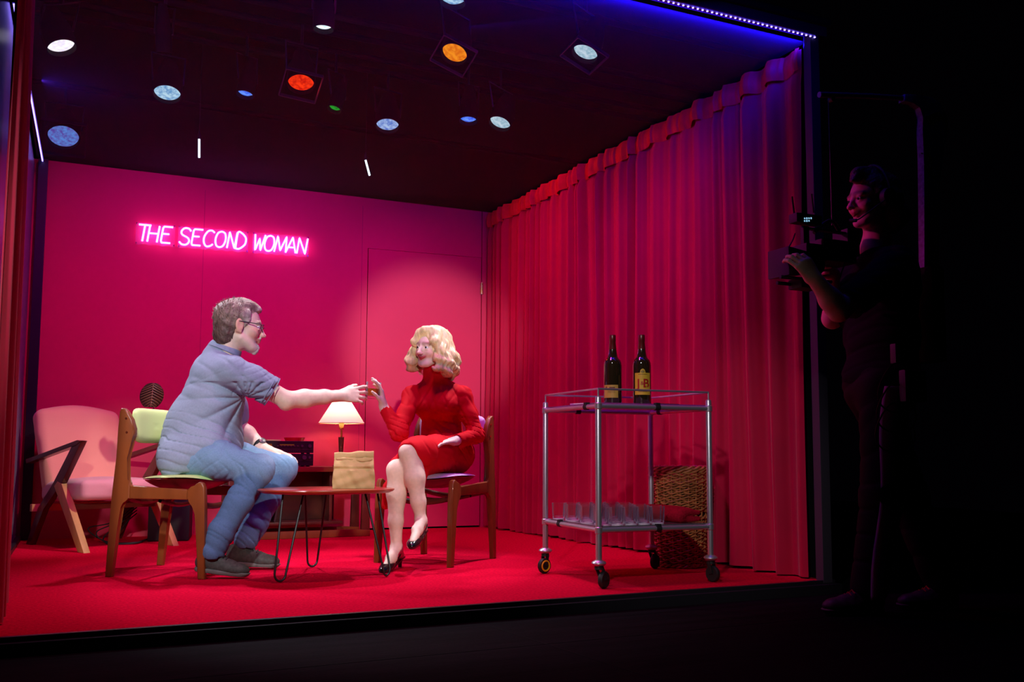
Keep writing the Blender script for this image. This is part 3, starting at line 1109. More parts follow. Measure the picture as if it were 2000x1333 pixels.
# ================================================================== FURNITURE
def dining_chair(label, org, fwd, pad, group='teak dining chairs'):
    """local: x forward, y left, z up; origin at the foot of the right rear leg"""
    fx = Vector((fwd[0], fwd[1], 0)).normalized()
    rz = math.atan2(fx.y, fx.x)
    root = thing('dining_chair', label, 'chair', (org[0], org[1], 0), rz, group)
    rear = [(-0.022, 0.0), (0.012, 0.0), (0.030, 0.20), (0.040, 0.33), (0.052, 0.352), (0.072, 0.366), (0.09, 0.367), (0.09, 0.432), (0.078, 0.44), (0.069, 0.458), (0.070, 0.56), (0.080, 0.63),
            (0.092, 0.655), (0.101, 0.675), (0.098, 0.70), (0.086, 0.745), (0.058, 0.785), (0.044, 0.797), (0.026, 0.797), (0.020, 0.78), (0.018, 0.70), (0.014, 0.56), (0.000, 0.40), (-0.004, 0.34)]
    front = [(0.447, 0.0), (0.481, 0.0), (0.472, 0.33), (0.468, 0.425), (0.458, 0.445), (0.442, 0.450), (0.425, 0.442), (0.405, 0.422), (0.380, 0.415), (0.380, 0.366), (0.398, 0.360), (0.415, 0.34), (0.424, 0.30)]
    rail = [(0.088, 0.367), (0.382, 0.366), (0.382, 0.4155), (0.24, 0.420), (0.088, 0.4325)]
    Wd = 0.487
    for yy in (0.016, Wd - 0.016):
        MB().prism(rear, (0, yy, 0), (1, 0, 0), (0, 0, 1), 0.030, 0.007).build('leg', M['teak'], root)
        MB().prism(front, (0, yy, 0), (1, 0, 0), (0, 0, 1), 0.030, 0.007).build('leg', M['teak'], root)
        MB().prism(rail, (0, yy, 0), (1, 0, 0), (0, 0, 1), 0.027, 0.006).build('side_rail', M['teak'], root)
        s_ = -1 if yy < 0.2 else 1
        for (sx, sz) in ((0.058, 0.748), (0.064, 0.682)):
            MB().cyl((sx, yy, sz), (sx, yy + s_ * 0.017, sz), 0.006, seg=12).build('screw_cap', M['brass'], root)
    # cross rails, slightly arched
    for sx, zc, hh_ in ((0.05, 0.375, 0.03), (0.405, 0.355, 0.03), (0.23, 0.36, 0.022)):
        def fn(u, v, sx=sx, zc=zc, hh_=hh_):
            y = 0.03 + u * (Wd - 0.06)
            a = 2 * math.pi * v
            return (sx + 0.010 * math.cos(a), y, zc - 0.03 * math.sin(math.pi * u) + hh_ * 0.5 * math.sin(a))
        MB().grid(lambda v, u: fn(u, v), 12, 14, closed_u=True).build('cross_rail', M['teak_dark'], root)
    # seat: dark moulded shell below, cushion on top, both lens-shaped and held clear of the rails

    def seatfn(top):
        def fn(u, v):
            # u around, v from centre to rim
            a = 2 * math.pi * u
            ex = 2.9
            ca, sa = math.cos(a), math.sin(a)
            rr = (abs(ca) ** ex + abs(sa) ** ex) ** (-1 / ex)
            vv = v
            wid = 0.225 + 0.012 * ca
            x = 0.262 + 0.188 * rr * ca * vv
            y = Wd / 2 + wid * rr * sa * vv
            dish = 0.012 * ((y - Wd / 2) / 0.22) ** 2 - 0.012 * max(0.0, (x - 0.36) / 0.1) ** 2 + 0.018 * (x - 0.262)
            if top:
                z = 0.476 + dish - 0.020 * vv ** 6
            else:
                z = 0.446 + dish - 0.016 * (1 - vv ** 2) + 0.010 * vv ** 6
            return (x, y, z)
        return fn
    pd = MB()
    nU, nV = 56, 14
    ft, fb = seatfn(True), seatfn(False)
    ring = []
    c1 = pd.bm.verts.new(ft(0, 0))
    prev = None
    seq = [(ft, (j / nV)) for j in range(1, nV + 1)] + [(fb, 1.0)]
    for f_, v_ in seq:
        cur = [pd.bm.verts.new(f_(i / nU, v_)) for i in range(nU)]
        if prev is None:
            for i in range(nU):
                pd.bm.faces.new((c1, cur[i], cur[(i + 1) % nU]))
        else:
            for i in range(nU):
                pd.bm.faces.new((prev[i], cur[i], cur[(i + 1) % nU], prev[(i + 1) % nU]))
        prev = cur
    pd.bm.faces.new(list(reversed(prev)))
    st = pd.build('seat', pad, root, angle=60)
    sh = MB()
    c1 = sh.bm.verts.new((0.262, Wd / 2, 0.405))
    prev = None
    for j in range(1, 9):
        v_ = j / 8
        cur = []
        for i in range(40):
            p = seatfn(False)(i / 40, v_ * 0.965)
            cur.append(sh.bm.verts.new((p[0], p[1], p[2] - 0.003 - 0.033 * (1 - v_ ** 2.2))))
        if prev is None:
            for i in range(40):
                sh.bm.faces.new((c1, cur[i], cur[(i + 1) % 40]))
        else:
            for i in range(40):
                sh.bm.faces.new((prev[i], cur[i], cur[(i + 1) % 40], prev[(i + 1) % 40]))
        prev = cur
    sh.bm.faces.new(prev)
    sh.build('seat_shell', M['teak_dark'], root, angle=60)

    # backrest: bowed cushion
    def bf(u, v):
        a = 2 * math.pi * u
        ca, sa = math.cos(a), math.sin(a)
        ex = 5
        rr = (abs(ca) ** ex + abs(sa) ** ex) ** (-1 / ex)
        yy = Wd / 2 + (Wd / 2 - 0.026) * rr * ca * v
        zz = 0.7175 + 0.086 * rr * sa * v
        return yy, zz
    bk = MB()
    rings = []
    for side_ in (1, -1):
        lst = []
        for j in range(1, 9):
            v_ = j / 8
            cur = []
            for i in range(56):
                yy, zz = bf(i / 56, v_)
                bow = -0.034 * (1 - ((yy - Wd / 2) / (Wd / 2)) ** 2)
                th = (0.019 if side_ > 0 else 0.012) * (1 - v_ ** 8) + 0.003
                lean = -0.09 * (zz - 0.72)
                cur.append(bk.bm.verts.new((0.086 + bow + lean + side_ * th, yy, zz)))
            lst.append(cur)
        cc = bk.bm.verts.new((0.086 - 0.034 + side_ * 0.02, Wd / 2, 0.7175))
        for i in range(56):
            bk.bm.faces.new((cc, lst[0][i], lst[0][(i + 1) % 56]))
        for j in range(7):
            for i in range(56):
                bk.bm.faces.new((lst[j][i], lst[j + 1][i], lst[j + 1][(i + 1) % 56], lst[j][(i + 1) % 56]))
        rings.append(lst[-1])
    for i in range(56):
        bk.bm.faces.new((rings[0][i], rings[1][i], rings[1][(i + 1) % 56], rings[0][(i + 1) % 56]))
    bk.build('backrest', pad, root, angle=70)
    return root


dining_chair('teak dining chair with pale green seat and back, under the man', (0.148, 4.87), (0.388, -0.262), M['green'])
# second chair: its near side is the left one, so place it by the left rear foot
_f = Vector((-0.374, -0.297, 0)).normalized()
_l = Vector((-_f.y, _f.x, 0))
_o = Vector((2.135, 4.865, 0)) - _l * 0.487
dining_chair('teak dining chair with lilac seat and back, under the woman', (_o.x, _o.y), _f, M['lilac'])


def armchair():
    f = Vector((0.426, -0.905, 0)).normalized()
    rz = math.atan2(f.y, f.x)
    root = thing('armchair', 'salmon pink lounge chair with angular dark wooden arms in the left corner', 'armchair', (0.048, 6.07, 0), rz)
    Wd = 0.565
    sb, sc = 0.045, 0.03
    for y in (0.0, Wd):
        # dark Z piece: armrest and diagonal
        MB().prism([(-0.06, 0.650), (-0.11, 0.655), (-0.80, 0.535), (-0.79, 0.507), (-0.20, 0.612), (-0.12, 0.622)],
                   (0, y, 0), (1, 0, 0), (0, 0, 1), 0.045, 0.004).build('armrest', M['teak_dark'], root)
        MB().prism([(-0.165, 0.635), (-0.06, 0.645), (-0.30, 0.385), (-0.52, 0.235), (-0.68, 0.0), (-0.745, 0.0), (-0.60, 0.235), (-0.40, 0.395)],
                   (0, y, 0), (1, 0, 0), (0, 0, 1), 0.036, 0.004).build('arm_support', M['teak_dark'], root)
        g_ = MB().prism([(-0.040, 0.0), (0.036, 0.0), (-0.285, 0.392), (-0.345, 0.405), (-0.385, 0.375)], (0, y + (0.0 if y else 0.0), 0), (1, 0, 0), (0, 0, 1), 0.040, 0.003).build('leg', M['oak'], root)
        g_['label'] = 'light oak front leg'
    MB().bar((-0.62, -0.05, 0.235), (-0.62, Wd + 0.05, 0.235), 0.03, 0.045, bev=0.003).build('back_rail', M['oak'], root)
    MB().bar((-0.20, 0.02, 0.255), (-0.20, Wd - 0.02, 0.255), 0.03, 0.035, bev=0.003).build('front_rail', M['teak_dark'], root)
    # seat cushion
    s = Sdf()
    y0, y1 = 0.025, Wd - 0.03
    s.frame((0.048, 6.07, 0), (f.x, f.y, 0))
    ym = (y0 + y1) / 2
    s.box((-0.365, ym, 0.345), (0.285, (y1 - y0) / 2 + 0.012, 0.062), rd=0.035, x=(1, 0, 0.045), k=0.01)
    s.ell((-0.35, ym, 0.372), (0.29, (y1 - y0) / 2, 0.055), k=0.04)
    o = s.mesh('seat', 0.008, M['mauve'], None, smooth=2)
    o['label'] = 'mauve seat cushion'
    adopt(o, root)
    # back cushion
    s = Sdf()
    s.frame((0.048, 6.07, 0), (f.x, f.y, 0))
    ax = Vector((-0.17, 0, 0.46)).normalized()
    c = Vector((-0.685, ym, 0.59))
    s.box(c, (0.275, (y1 - y0) / 2 + 0.015, 0.055), rd=0.045, x=tuple(ax), z=(1, 0, 0.37), k=0.01)
    s.ell(c + ax * 0.13, (0.18, (y1 - y0) / 2 + 0.005, 0.065), k=0.05, x=tuple(ax), z=(1, 0, 0.37))
    s.ell(c + ax * 0.23, (0.065, (y1 - y0) / 2 - 0.02, 0.05), k=0.06, x=tuple(ax), z=(1, 0, 0.37))
    o = s.mesh('backrest', 0.008, M['salmon'], None, smooth=2)
    adopt(o, root)


armchair()


# ---- hairpin table
TT = 0.418
tb = thing('coffee_table', 'low oval coffee table on black hairpin legs between the two people', 'table', (1.09, 4.50, 0))
mb = MB()
prof = []
c_ = (1.09, 4.50)


def tr(a):
    ex = 2.25
    ca, sa = math.cos(a), math.sin(a)
    rr = (abs(ca) ** ex + abs(sa) ** ex) ** (-1 / ex)
    return 0.325 * rr * ca, 0.245 * rr * sa


levels = [(0.0, TT), (0.97, TT), (0.995, TT - 0.002), (1.0, TT - 0.006), (0.985, TT - 0.012), (0.93, TT - 0.020), (0.0, TT - 0.020)]
prev = None
for sc_, z in levels:
    if sc_ == 0:
        cur = [mb.bm.verts.new((c_[0], c_[1], z))]
    else:
        cur = [mb.bm.verts.new((c_[0] + tr(2 * math.pi * i / 64)[0] * sc_, c_[1] + tr(2 * math.pi * i / 64)[1] * sc_, z)) for i in range(64)]
    if prev is not None:
        for i in range(64):
            i2 = (i + 1) % 64
            if len(prev) == 1:
                mb.bm.faces.new((prev[0], cur[i], cur[i2]))
            elif len(cur) == 1:
                mb.bm.faces.new((prev[i], cur[0], prev[i2]))
            else:
                mb.bm.faces.new((prev[i], cur[i], cur[i2], prev[i2]))
    prev = cur
adopt(mb.build('table_top', M['cherry'], angle=50), tb)
for (bx_, by_, t1, t2, yt) in ((547, 1139, 553, 593, 4.42), (610, 1110, 596, 638, 4.66), (755, 1128, 713, 737, 4.42)):
    B_ = G(bx_, by_ - 3, 0.008)
    z_ = TT - 0.020
    T1 = W(t1, 964, yt)
    T2 = W(t2, 964, yt + (0.03 if t1 != 713 else 0.07))
    T1.z = T2.z = z_
    d1, d2 = (T1 - B_), (T2 - B_)
    r_ = 0.028
    pts = [T1]
    sidev = (T2 - T1).normalized()
    A1 = B_ - sidev * r_ + Vector((0, 0, r_ * 1.15)) + (d1.normalized() * 0.0)
    A2 = B_ + sidev * r_ + Vector((0, 0, r_ * 1.15))
    path = [T1, T1.lerp(A1, 0.5), A1] + [B_ - sidev * r_ * math.cos(t) + Vector((0, 0, r_ * 1.15 - r_ * 1.15 * math.sin(t))) for t in (0.4, 0.8, 1.2, 1.57, 1.95, 2.35, 2.75)] + [A2, A2.lerp(T2, 0.5), T2]
    mb = MB().tube(path, 0.0052, 10)
    mb.box((T1 + T2) / 2 - Vector((0, 0, 0.000)), ((T2 - T1).length + 0.03, 0.03, 0.004), Matrix.Rotation(math.atan2(sidev.y, sidev.x), 3, 'Z'))
    adopt(mb.build('leg', M['blackmetal']), tb)

# ---- paper bag with rolled top
bag = thing('paper_bag', 'brown paper lunch bag with rolled top standing on the coffee table', 'paper bag', (1.215, 4.5, TT))
u_ = (G(727, 953, TT) - G(645, 953, TT))
ang = math.atan2(-0.055, 0.2)
ux = Vector((math.cos(ang), math.sin(ang), 0))
uy = Vector((-ux.y, ux.x, 0))
bc = Vector((1.213, 4.475, 0))
rs = np.random.RandomState(5)


def bagfn(u, v):
    # u around the perimeter, v up
    per = u * 4
    hw, hdp = 0.099, 0.052
    k = int(per) % 4
    t = per - int(per)
    z = v * 0.152
    taper = 1.0 - 0.06 * v
    dep = hdp * (1 - 0.55 * max(0, (v - 0.55) / 0.45) ** 1.3)
    if k == 0:
        x, y = -hw + 2 * hw * t, -dep
    elif k == 1:
        x, y = hw, -dep + 2 * dep * t
        x -= 0.022 * math.sin(math.pi * t) * v
    elif k == 2:
        x, y = hw - 2 * hw * t, dep
    else:
        x, y = -hw, dep - 2 * dep * t
        x += 0.022 * math.sin(math.pi * t) * v
    x *= taper
    bulge = 0.010 * math.sin(math.pi * min(1, v * 1.6)) * (1 if k in (0, 2) else 0.4)
    if k == 0:
        y -= bulge * math.sin(math.pi * t)
        y += 0.006 * math.exp(-((v - 0.62) / 0.035) ** 2) - 0.004 * math.exp(-((v - 0.70) / 0.05) ** 2)
    if k == 3:
        x -= bulge
    if k == 1:
        x += bulge
    w = 0.0032 * math.sin(x * 61 + z * 47 + 1) + 0.0028 * math.sin(z * 120 - x * 40 + k) + 0.0025 * math.sin(x * 130 + z * 75)
    p = bc + ux * (x) + uy * (y + w) + Vector((0, 0, TT + 0.001 + z + (0.004 * math.sin(x * 22) if v > 0.9 else 0)))
    return p


mb = MB().grid(bagfn, 96, 30, closed_u=True)
vs_ = [v for v in mb.bm.verts]
mb.bm.verts.ensure_lookup_table()
bot = [mb.bm.verts[i * 30] for i in range(96)]
mb.bm.faces.new(bot)
o = mb.build('bag_body', M['paper'], angle=28, solid=0.0008)
adopt(o, bag)


def rollfn(u, v):
    x = -0.094 + 0.188 * u
    a = 2 * math.pi * v
    squash = 0.007 + 0.003 * math.sin(x * 40 + 1)
    z = 0.1585 + 0.017 * math.sin(a) * (1 + 0.12 * math.sin(x * 70)) + 0.004 * math.sin(x * 22)
    yy = -0.018 + (squash + 0.003) * math.cos(a) - 0.006 * math.sin(x * 31)
    return bc + ux * x + uy * yy + Vector((0, 0, TT + z))


mb = MB().grid(lambda v, u: rollfn(u, v), 20, 40, closed_u=True)
for j in (0, 39):
    mb.bm.verts.ensure_lookup_table()
    mb.bm.faces.new([mb.bm.verts[i * 40 + j] for i in range(20)])
# folded lip below the roll, right half
mb.grid(lambda u, v: bc + ux * (-0.085 + 0.172 * u) + uy * (-0.036 - 0.005 * math.sin(u * 9)) + Vector((0, 0, TT + 0.146 - 0.018 * v * (0.45 + 0.55 * math.exp(-((u - 0.75) / 0.22) ** 2)))), 30, 4)
adopt(mb.build('rolled_top', M['paper'], angle=30, solid=0.001), bag)

# ---- sideboard frame, hi-fi, lamp
sb = thing('sideboard', 'low teak sideboard against the pink wall, carrying the stereo and the lamp', 'sideboard', (1.38, 6.6, 0), 0)
ZT = 0.487
x0, x1, y0, y1 = 0.90, 1.88, 6.47, 6.79
mb = MB().box(((x0 + x1 - 0.05) / 2, (y0 + y1) / 2, ZT - 0.0175), (x1 - x0 - 0.05, y1 - y0, 0.035), bev=0.004)
adopt(mb.build('top', M['teak']), sb)
for yy in (y0 + 0.02, y1 - 0.02):
    mb = MB().prism([(x0, 0), (x1, 0), (x1, 0.045), (x1 - 0.11, 0.05), (x0 + 0.11, 0.05), (x0, 0.045)], (0, yy, 0), (1, 0, 0), (0, 0, 1), 0.04, 0.005)
    adopt(mb.build('runner', M['teak']), sb)
    for xx in (x0 + 0.03, x1 - 0.035):
        mb = MB().prism([(xx - 0.03, 0.04), (xx + 0.033, 0.04), (xx + 0.03, ZT - 0.0), (xx - 0.02, ZT - 0.0)], (0, yy, 0), (1, 0, 0), (0, 0, 1), 0.036, 0.005)
        adopt(mb.build('leg', M['teak_dark']), sb)
mb = MB().box(((x0 + x1) / 2 - 0.08, (y0 + y1) / 2 + 0.02, 0.10), (x1 - x0 - 0.22, y1 - y0 - 0.04, 0.02), bev=0.003)
adopt(mb.build('shelf', M['teak_dark']), sb)
mb = MB().box(((x0 + x1) / 2 - 0.08, y1 - 0.02, 0.28), (x1 - x0 - 0.22, 0.015, 0.34), bev=0.002)
adopt(mb.build('back_panel', M['teak_dark']), sb)
for xx in (x0 + 0.08, x1 - 0.27):
    mb = MB().box((xx, (y0 + y1) / 2 + 0.03, 0.28), (0.02, y1 - y0 - 0.07, 0.34), bev=0.002)
    adopt(mb.build('side_panel', M['teak_dark']), sb)

rec = thing('record_sleeves', 'dark record sleeves leaning low inside the sideboard', 'records', (1.25, 6.6, 0.11))
mb = MB()
for k in range(4):
    mb.box((1.10 + 0.045 * k, 6.62, 0.20), (0.012, 0.24, 0.17), Matrix.Rotation(0.18, 3, 'Y'))
adopt(mb.build('sleeves', mat('dark_sleeve', (0.03, 0.008, 0.012), 0.5)), rec)


def hifi(label, x0, x1, y0, y1, z0, z1, kind, group='stacked hi-fi units'):
    root = thing('hifi_unit', label, 'hi-fi', ((x0 + x1) / 2, (y0 + y1) / 2, z0), 0, group)
    w, h = x1 - x0, z1 - z0
    adopt(MB().box(((x0 + x1) / 2, (y0 + y1) / 2, (z0 + z1) / 2 + 0.003), (w, y1 - y0, h - 0.006), bev=0.002).build('case', M['stereo'], smooth=False), root)
    mb = MB()
    yf = y0 - 0.002
    if kind == 0:
        mb.box(((x0 + x1) / 2, yf, z0 + h * 0.36), (w * 0.98, 0.004, 0.0035))
        for i in range(14):
            mb.box((x0 + w * (0.32 + 0.034 * i), yf - 0.001, z0 + h * 0.22), (0.008, 0.005, 0.005))
        for i in range(7):
            mb.box((x0 + w * (0.40 + 0.055 * i), yf - 0.001, z0 + h * 0.62), (0.012, 0.004, 0.007))
    else:
        mb.box((x0 + w * 0.36, yf, z0 + h * 0.94), (w * 0.34, 0.003, 0.0035))
        mb.box(((x0 + x1) / 2, yf, z0 + h * 0.5), (w * 0.98, 0.003, 0.002))
    adopt(mb.build('front_trim', M['stereo_lt'], smooth=False), root)
    for kx, kz, kr in ([(0.93, 0.62, 0.012), (0.80, 0.62, 0.008)] if kind == 0 else [(0.84, 0.72, 0.015), (0.93, 0.72, 0.008)]):
        adopt(MB().cyl((x0 + w * kx, yf + 0.001, z0 + h * kz), (x0 + w * kx, yf - 0.014, z0 + h * kz), kr, seg=20).build('knob', M['stereo_lt']), root)
    if kind == 0:
        mb = MB()
        mb.box((x0 + w * 0.19, yf, z0 + h * 0.64), (w * 0.22, 0.003, h * 0.26))
        mb.box((x0 + w * 0.55, yf, z0 + h * 0.70), (w * 0.24, 0.003, h * 0.08))
        adopt(mb.build('display', M['amber'], smooth=False), root)
    for fx in (x0 + 0.03, x1 - 0.03):
        for fy in (y0 + 0.03, y1 - 0.03):
            adopt(MB().cyl((fx, fy, z0), (fx, fy, z0 + 0.006), 0.012, seg=12).build('foot', M['rubber']), root)


hx0, hx1, hy0, hy1 = 1.07, 1.478, 6.52, 6.76
hifi('black amplifier under the tuner at the bottom of the stereo stack', hx0, hx1, hy0, hy1, ZT, ZT + 0.088, 1)
hifi('black tuner deck with small buttons and amber display atop the stereo stack', hx0, hx1, hy0, hy1, ZT + 0.088, ZT + 0.176, 0)
ZS = ZT + 0.1765
ash = MB()
ash.lathe([(0, 0.001), (0.062, 0.001), (0.066, 0.010), (0.074, 0.024), (0.070, 0.025), (0.060, 0.010), (0.0, 0.008)], (1.365, 6.62, ZS), 40)
tag(ash.build('ashtray', M['redglass']), 'translucent red glass ashtray on top of the stereo', 'ashtray')
cd_ = MB().box((1.20, 6.60, ZS + 0.005), (0.10, 0.09, 0.008), Matrix.Rotation(0.3, 3, 'Z'), 0.001)
tag(cd_.build('notepad', mat('cream_paper', lin(214, 186, 120), 0.7), smooth=False), 'thin cream notepad lying on the stereo beside the red ashtray', 'notepad')

lp = thing('table_lamp', 'table lamp with white cone shade and walnut and brass stem on the sideboard', 'lamp', (1.700, 6.63, ZT))
LX, LY = 1.700, 6.63
mb = MB().lathe([(0, 0), (0.055, 0), (0.057, 0.006), (0.045, 0.014), (0.0, 0.016)], (LX, LY, ZT), 32)
adopt(mb.build('base', M['walnut']), lp)
mb = MB().lathe([(0, 0.012), (0.016, 0.014), (0.013, 0.05), (0.020, 0.185), (0.0215, 0.208), (0.0, 0.208)], (LX, LY, ZT), 28)
o = mb.build('stem', M['walnut'])
adopt(o, lp)
mb = MB().lathe([(0.0065, 0.206), (0.0065, 0.262), (0.017, 0.264), (0.018, 0.31), (0.012, 0.318), (0, 0.318)], (LX, LY, ZT), 24)
mb.cyl((LX + 0.004, LY - 0.021, ZT + 0.155), (LX + 0.002, LY - 0.012, ZT + 0.262), 0.0025, seg=6)
adopt(mb.build('brass_neck', M['brass']), lp)
mb = MB().lathe([(0, 0.31), (0.010, 0.318), (0.019, 0.335), (0.015, 0.347), (0, 0.351)], (LX, LY, ZT), 20)
adopt(mb.build('bulb', M['bulb']), lp)
z0_, z1_ = 0.306, 0.470
mb = MB().lathe([(0.164, z0_), (0.062, z1_)], (LX, LY, ZT), 64)
shade = mb.build('lamp_shade', None, angle=180)
ms = bpy.data.materials.new('white_shade_cloth')
ms.use_nodes = True
nt = ms.node_tree
bsdf = nt.nodes['Principled BSDF']
bsdf.inputs['Base Color'].default_value = (0.86, 0.85, 0.83, 1)
bsdf.inputs['Roughness'].default_value = 0.8
tr_ = nt.nodes.new('ShaderNodeBsdfTranslucent')
tr_.inputs[0].default_value = (0.9, 0.86, 0.82, 1)
mxs = nt.nodes.new('ShaderNodeMixShader')
mxs.inputs[0].default_value = 0.35
nt.links.new(bsdf.outputs[0], mxs.inputs[1])
nt.links.new(tr_.outputs[0], mxs.inputs[2])
nt.links.new(mxs.outputs[0], nt.nodes['Material Output'].inputs[0])
shade.data.materials.append(ms)
adopt(shade, lp)
mb = MB()
mb.tube([(LX + 0.164 * math.cos(t), LY + 0.164 * math.sin(t), ZT + z0_) for t in np.linspace(0, 2 * math.pi, 65)[:-1]], 0.002, 6, closed=True)
mb.tube([(LX + 0.062 * math.cos(t), LY + 0.062 * math.sin(t), ZT + z1_) for t in np.linspace(0, 2 * math.pi, 33)[:-1]], 0.002, 6, closed=True)
for t in (0, 2.09, 4.19):
    mb.tube([(LX, LY, ZT + z1_ - 0.03), (LX + 0.062 * math.cos(t), LY + 0.062 * math.sin(t), ZT + z1_)], 0.0012, 5)
mb.cyl((LX, LY, ZT + 0.315), (LX, LY, ZT + z1_ - 0.028), 0.002, seg=6)
adopt(mb.build('shade_ring', M['brass']), lp)
pl_ = bpy.data.lights.new('lamp_bulb_light', 'POINT')
pl_.energy, pl_.color, pl_.shadow_soft_size = 5.0, (1.0, 0.66, 0.40), 0.03
po = bpy.data.objects.new('lamp_bulb_light', pl_)
COL.objects.link(po)
po.location = (LX, LY, ZT + 0.355)

# ---- planter with one big leaf, cables
pr = thing('potted_plant', 'dark ribbed leaf on a tall stem in a black planter behind the green chair', 'plant', (0.575, 6.73, 0))
mb = MB()
mb.prism([(-0.128, -0.14), (0.128, -0.14), (0.128, 0.14), (-0.128, 0.14)], (0.575, 6.73, 0.21), (0.985, -0.17, 0), (0.17, 0.985, 0), 0.42, 0.012)
adopt(mb.build('planter', mat('black_planter', (0.012, 0.014, 0.013), 0.6)), pr)
lc = W(297, 775, 6.5)
lc_top, lc_bot = W(300, 748, 6.48), W(300, 803, 6.54)
mb = MB().tube(bez([(0.54, 6.70, 0.41), (0.51, 6.66, 0.60), (0.455, 6.60, 0.76), (lc_bot.x, lc_bot.y + 0.02, lc_bot.z + 0.02)]), 0.006, 8)
adopt(mb.build('stem', M['leaf']), pr)


def leaf_pt(u, v):
    # u -1..1 across, v 0..1 from base to tip; hanging rounded leaf
    wv = 0.073 * (math.sin(math.pi * min(1, max(0, v * 0.93 + 0.05))) ** 0.42)
    x = wv * u
    z = 0.158 * (1 - v)
    notch = -0.012 * (1 - abs(u)) * 0
    rib = 0.006 * abs(math.sin((v * 8.5 + abs(u) * 1.9) * math.pi))
    y = -0.020 * (1 - u * u) - rib + 0.03 * (v - 0.5) ** 2
    return Vector((lc.x + x + 0.012 * (v - 0.5), 6.53 + y, lc_top.z - z + 0.0))


mb = MB().grid(lambda a, c: leaf_pt(2 * a - 1, c), 31, 70)
o = mb.build('leaf', M['leaf'], angle=60, solid=0.002)
adopt(o, pr)
mb = MB()
mb.tube([leaf_pt(0, t) + Vector((0, -0.004, 0)) for t in np.linspace(0.02, 0.98, 24)], 0.0022, 6)
for k in range(9):
    for sg in (-1, 1):
        v0 = 0.92 - k * 0.105
        pts = [leaf_pt(sg * t, min(1, max(0.01, v0 - 0.22 * t + 0.05))) + Vector((0, -0.0035, 0)) for t in np.linspace(0, 0.93, 8)]
        mb.tube(pts, [0.0018 - 0.0001 * i for i in range(8)], 5)
adopt(mb.build('vein', M['vein']), pr)
cab = MB()
rs = random.Random(4)
for k in range(4):
    y_ = 6.55 + 0.05 * k
    pts = [(0.36, 6.72, 0.18 + 0.02 * k), (0.30 - 0.03 * k, 6.66, 0.13), (0.22 - 0.05 * k, y_, 0.03 + 0.02 * k), (0.18, y_ - 0.05, 0.008), (0.34, 6.45 + 0.02 * k, 0.008), (0.44, 6.74, 0.01)]
    cab.tube(bez(pts, 6), 0.004, 6)
tag(cab.build('cable_tangle', M['rubber']), 'tangle of thin black cables on the carpet between armchair and planter', 'cable')


# ================================================================== TROLLEY
P1, P2, P4, P3 = Vector((2.116, 4.202, 0)), Vector((2.099, 3.645, 0)), Vector((2.685, 3.625, 0)), Vector((2.703, 4.150, 0))
cart = thing('bar_trolley', 'two-tier chrome bar trolley on castors in front of the red curtain', 'trolley', ((P1 + P2 + P3 + P4) / 4))
ZSH, ZLO, ZRL = 0.803, 0.252, 0.880
posts = [(P1, True), (P2, False), (P4, False), (P3, False)]
for p, yel in posts:
    mb = MB()
    mb.tube([p + Vector((0, 0, 0.115)), p + Vector((0, 0, 0.838)), p + Vector((0, 0, 0.845))], [0.014, 0.014, 0.011], 20)
    mb.cyl(p + Vector((0, 0, 0.845)), p + Vector((0, 0, ZRL)), 0.004, seg=10)
    adopt(mb.build('post', M['chrome']), cart)
    cs = MB()
    cs.lathe([(0.015, 0.124), (0.030, 0.116), (0.033, 0.109), (0.026, 0.099), (0.012, 0.095), (0, 0.095)], p, 28)
    c_o = cs.build('castor', M['chrome'])
    adopt(c_o, cart)
    dx = {0: -0.012, 1: 0.018, 2: 0.002, 3: 0.012}[posts.index((p, yel))]
    wa = Vector((dx, -0.012, 0))
    ax_ = Vector((0.5, -0.86, 0)).normalized() if not yel else Vector((0.25, -0.97, 0))
    if posts.index((p, yel)) == 2:
        ax_ = Vector((0.95, 0.2, 0)).normalized()
    fk = MB()
    fk.bar(p + Vector((0, 0, 0.095)) + ax_ * 0.016, p + wa + Vector((0, 0, 0.038)) + ax_ * 0.014, 0.020, 0.004, up=tuple(ax_))
    fk.bar(p + Vector((0, 0, 0.095)) - ax_ * 0.016, p + wa + Vector((0, 0, 0.038)) - ax_ * 0.014, 0.020, 0.004, up=tuple(ax_))
    fk.lathe([(0, 0.080), (0.020, 0.082), (0.018, 0.096), (0, 0.096)], p, 20)
    f_o = fk.build('fork', M['rubber'])
    adopt(f_o, c_o)
    rot = Vector((0, 0, 1)).rotation_difference(ax_).to_matrix()
    wh = MB()
    wh.lathe([(0.0, -0.010), (0.020, -0.010), (0.034, -0.011), (0.0375, -0.006), (0.0375, 0.006), (0.034, 0.011), (0.020, 0.010), (0.0, 0.010)], p + wa + Vector((0, 0, 0.0378)), 32, rot=rot)
    w_o = wh.build('wheel', M['rubber'])
    adopt(w_o, c_o)
    if yel:
        yr = MB()
        yr.tube([p + wa + Vector((0, 0, 0.0378)) + rot @ Vector((0.024 * math.cos(t), 0.024 * math.sin(t), 0.0115)) for t in np.linspace(0, 2 * math.pi, 33)[:-1]], 0.0045, 6, closed=True)
        yo = yr.build('wheel_ring', M['yellow'])
        adopt(yo, c_o)
        yo['label'] = 'yellow ring'
corners = [P1, P2, P4, P3]
for zz, nm in ((ZSH, 'upper_frame'), (ZLO, 'lower_frame')):
    mb = MB()
    for i in range(4):
        a_, b_ = corners[i], corners[(i + 1) % 4]
        mb.cyl(a_ + Vector((0, 0, zz)), b_ + Vector((0, 0, zz)), 0.0115, seg=16)
    for c in corners:
        mb.lathe([(0.0142, zz - 0.015), (0.0172, zz - 0.012), (0.0172, zz + 0.012), (0.0142, zz + 0.015)], c, 20)
    adopt(mb.build(nm, M['chrome']), cart)
mb = MB()
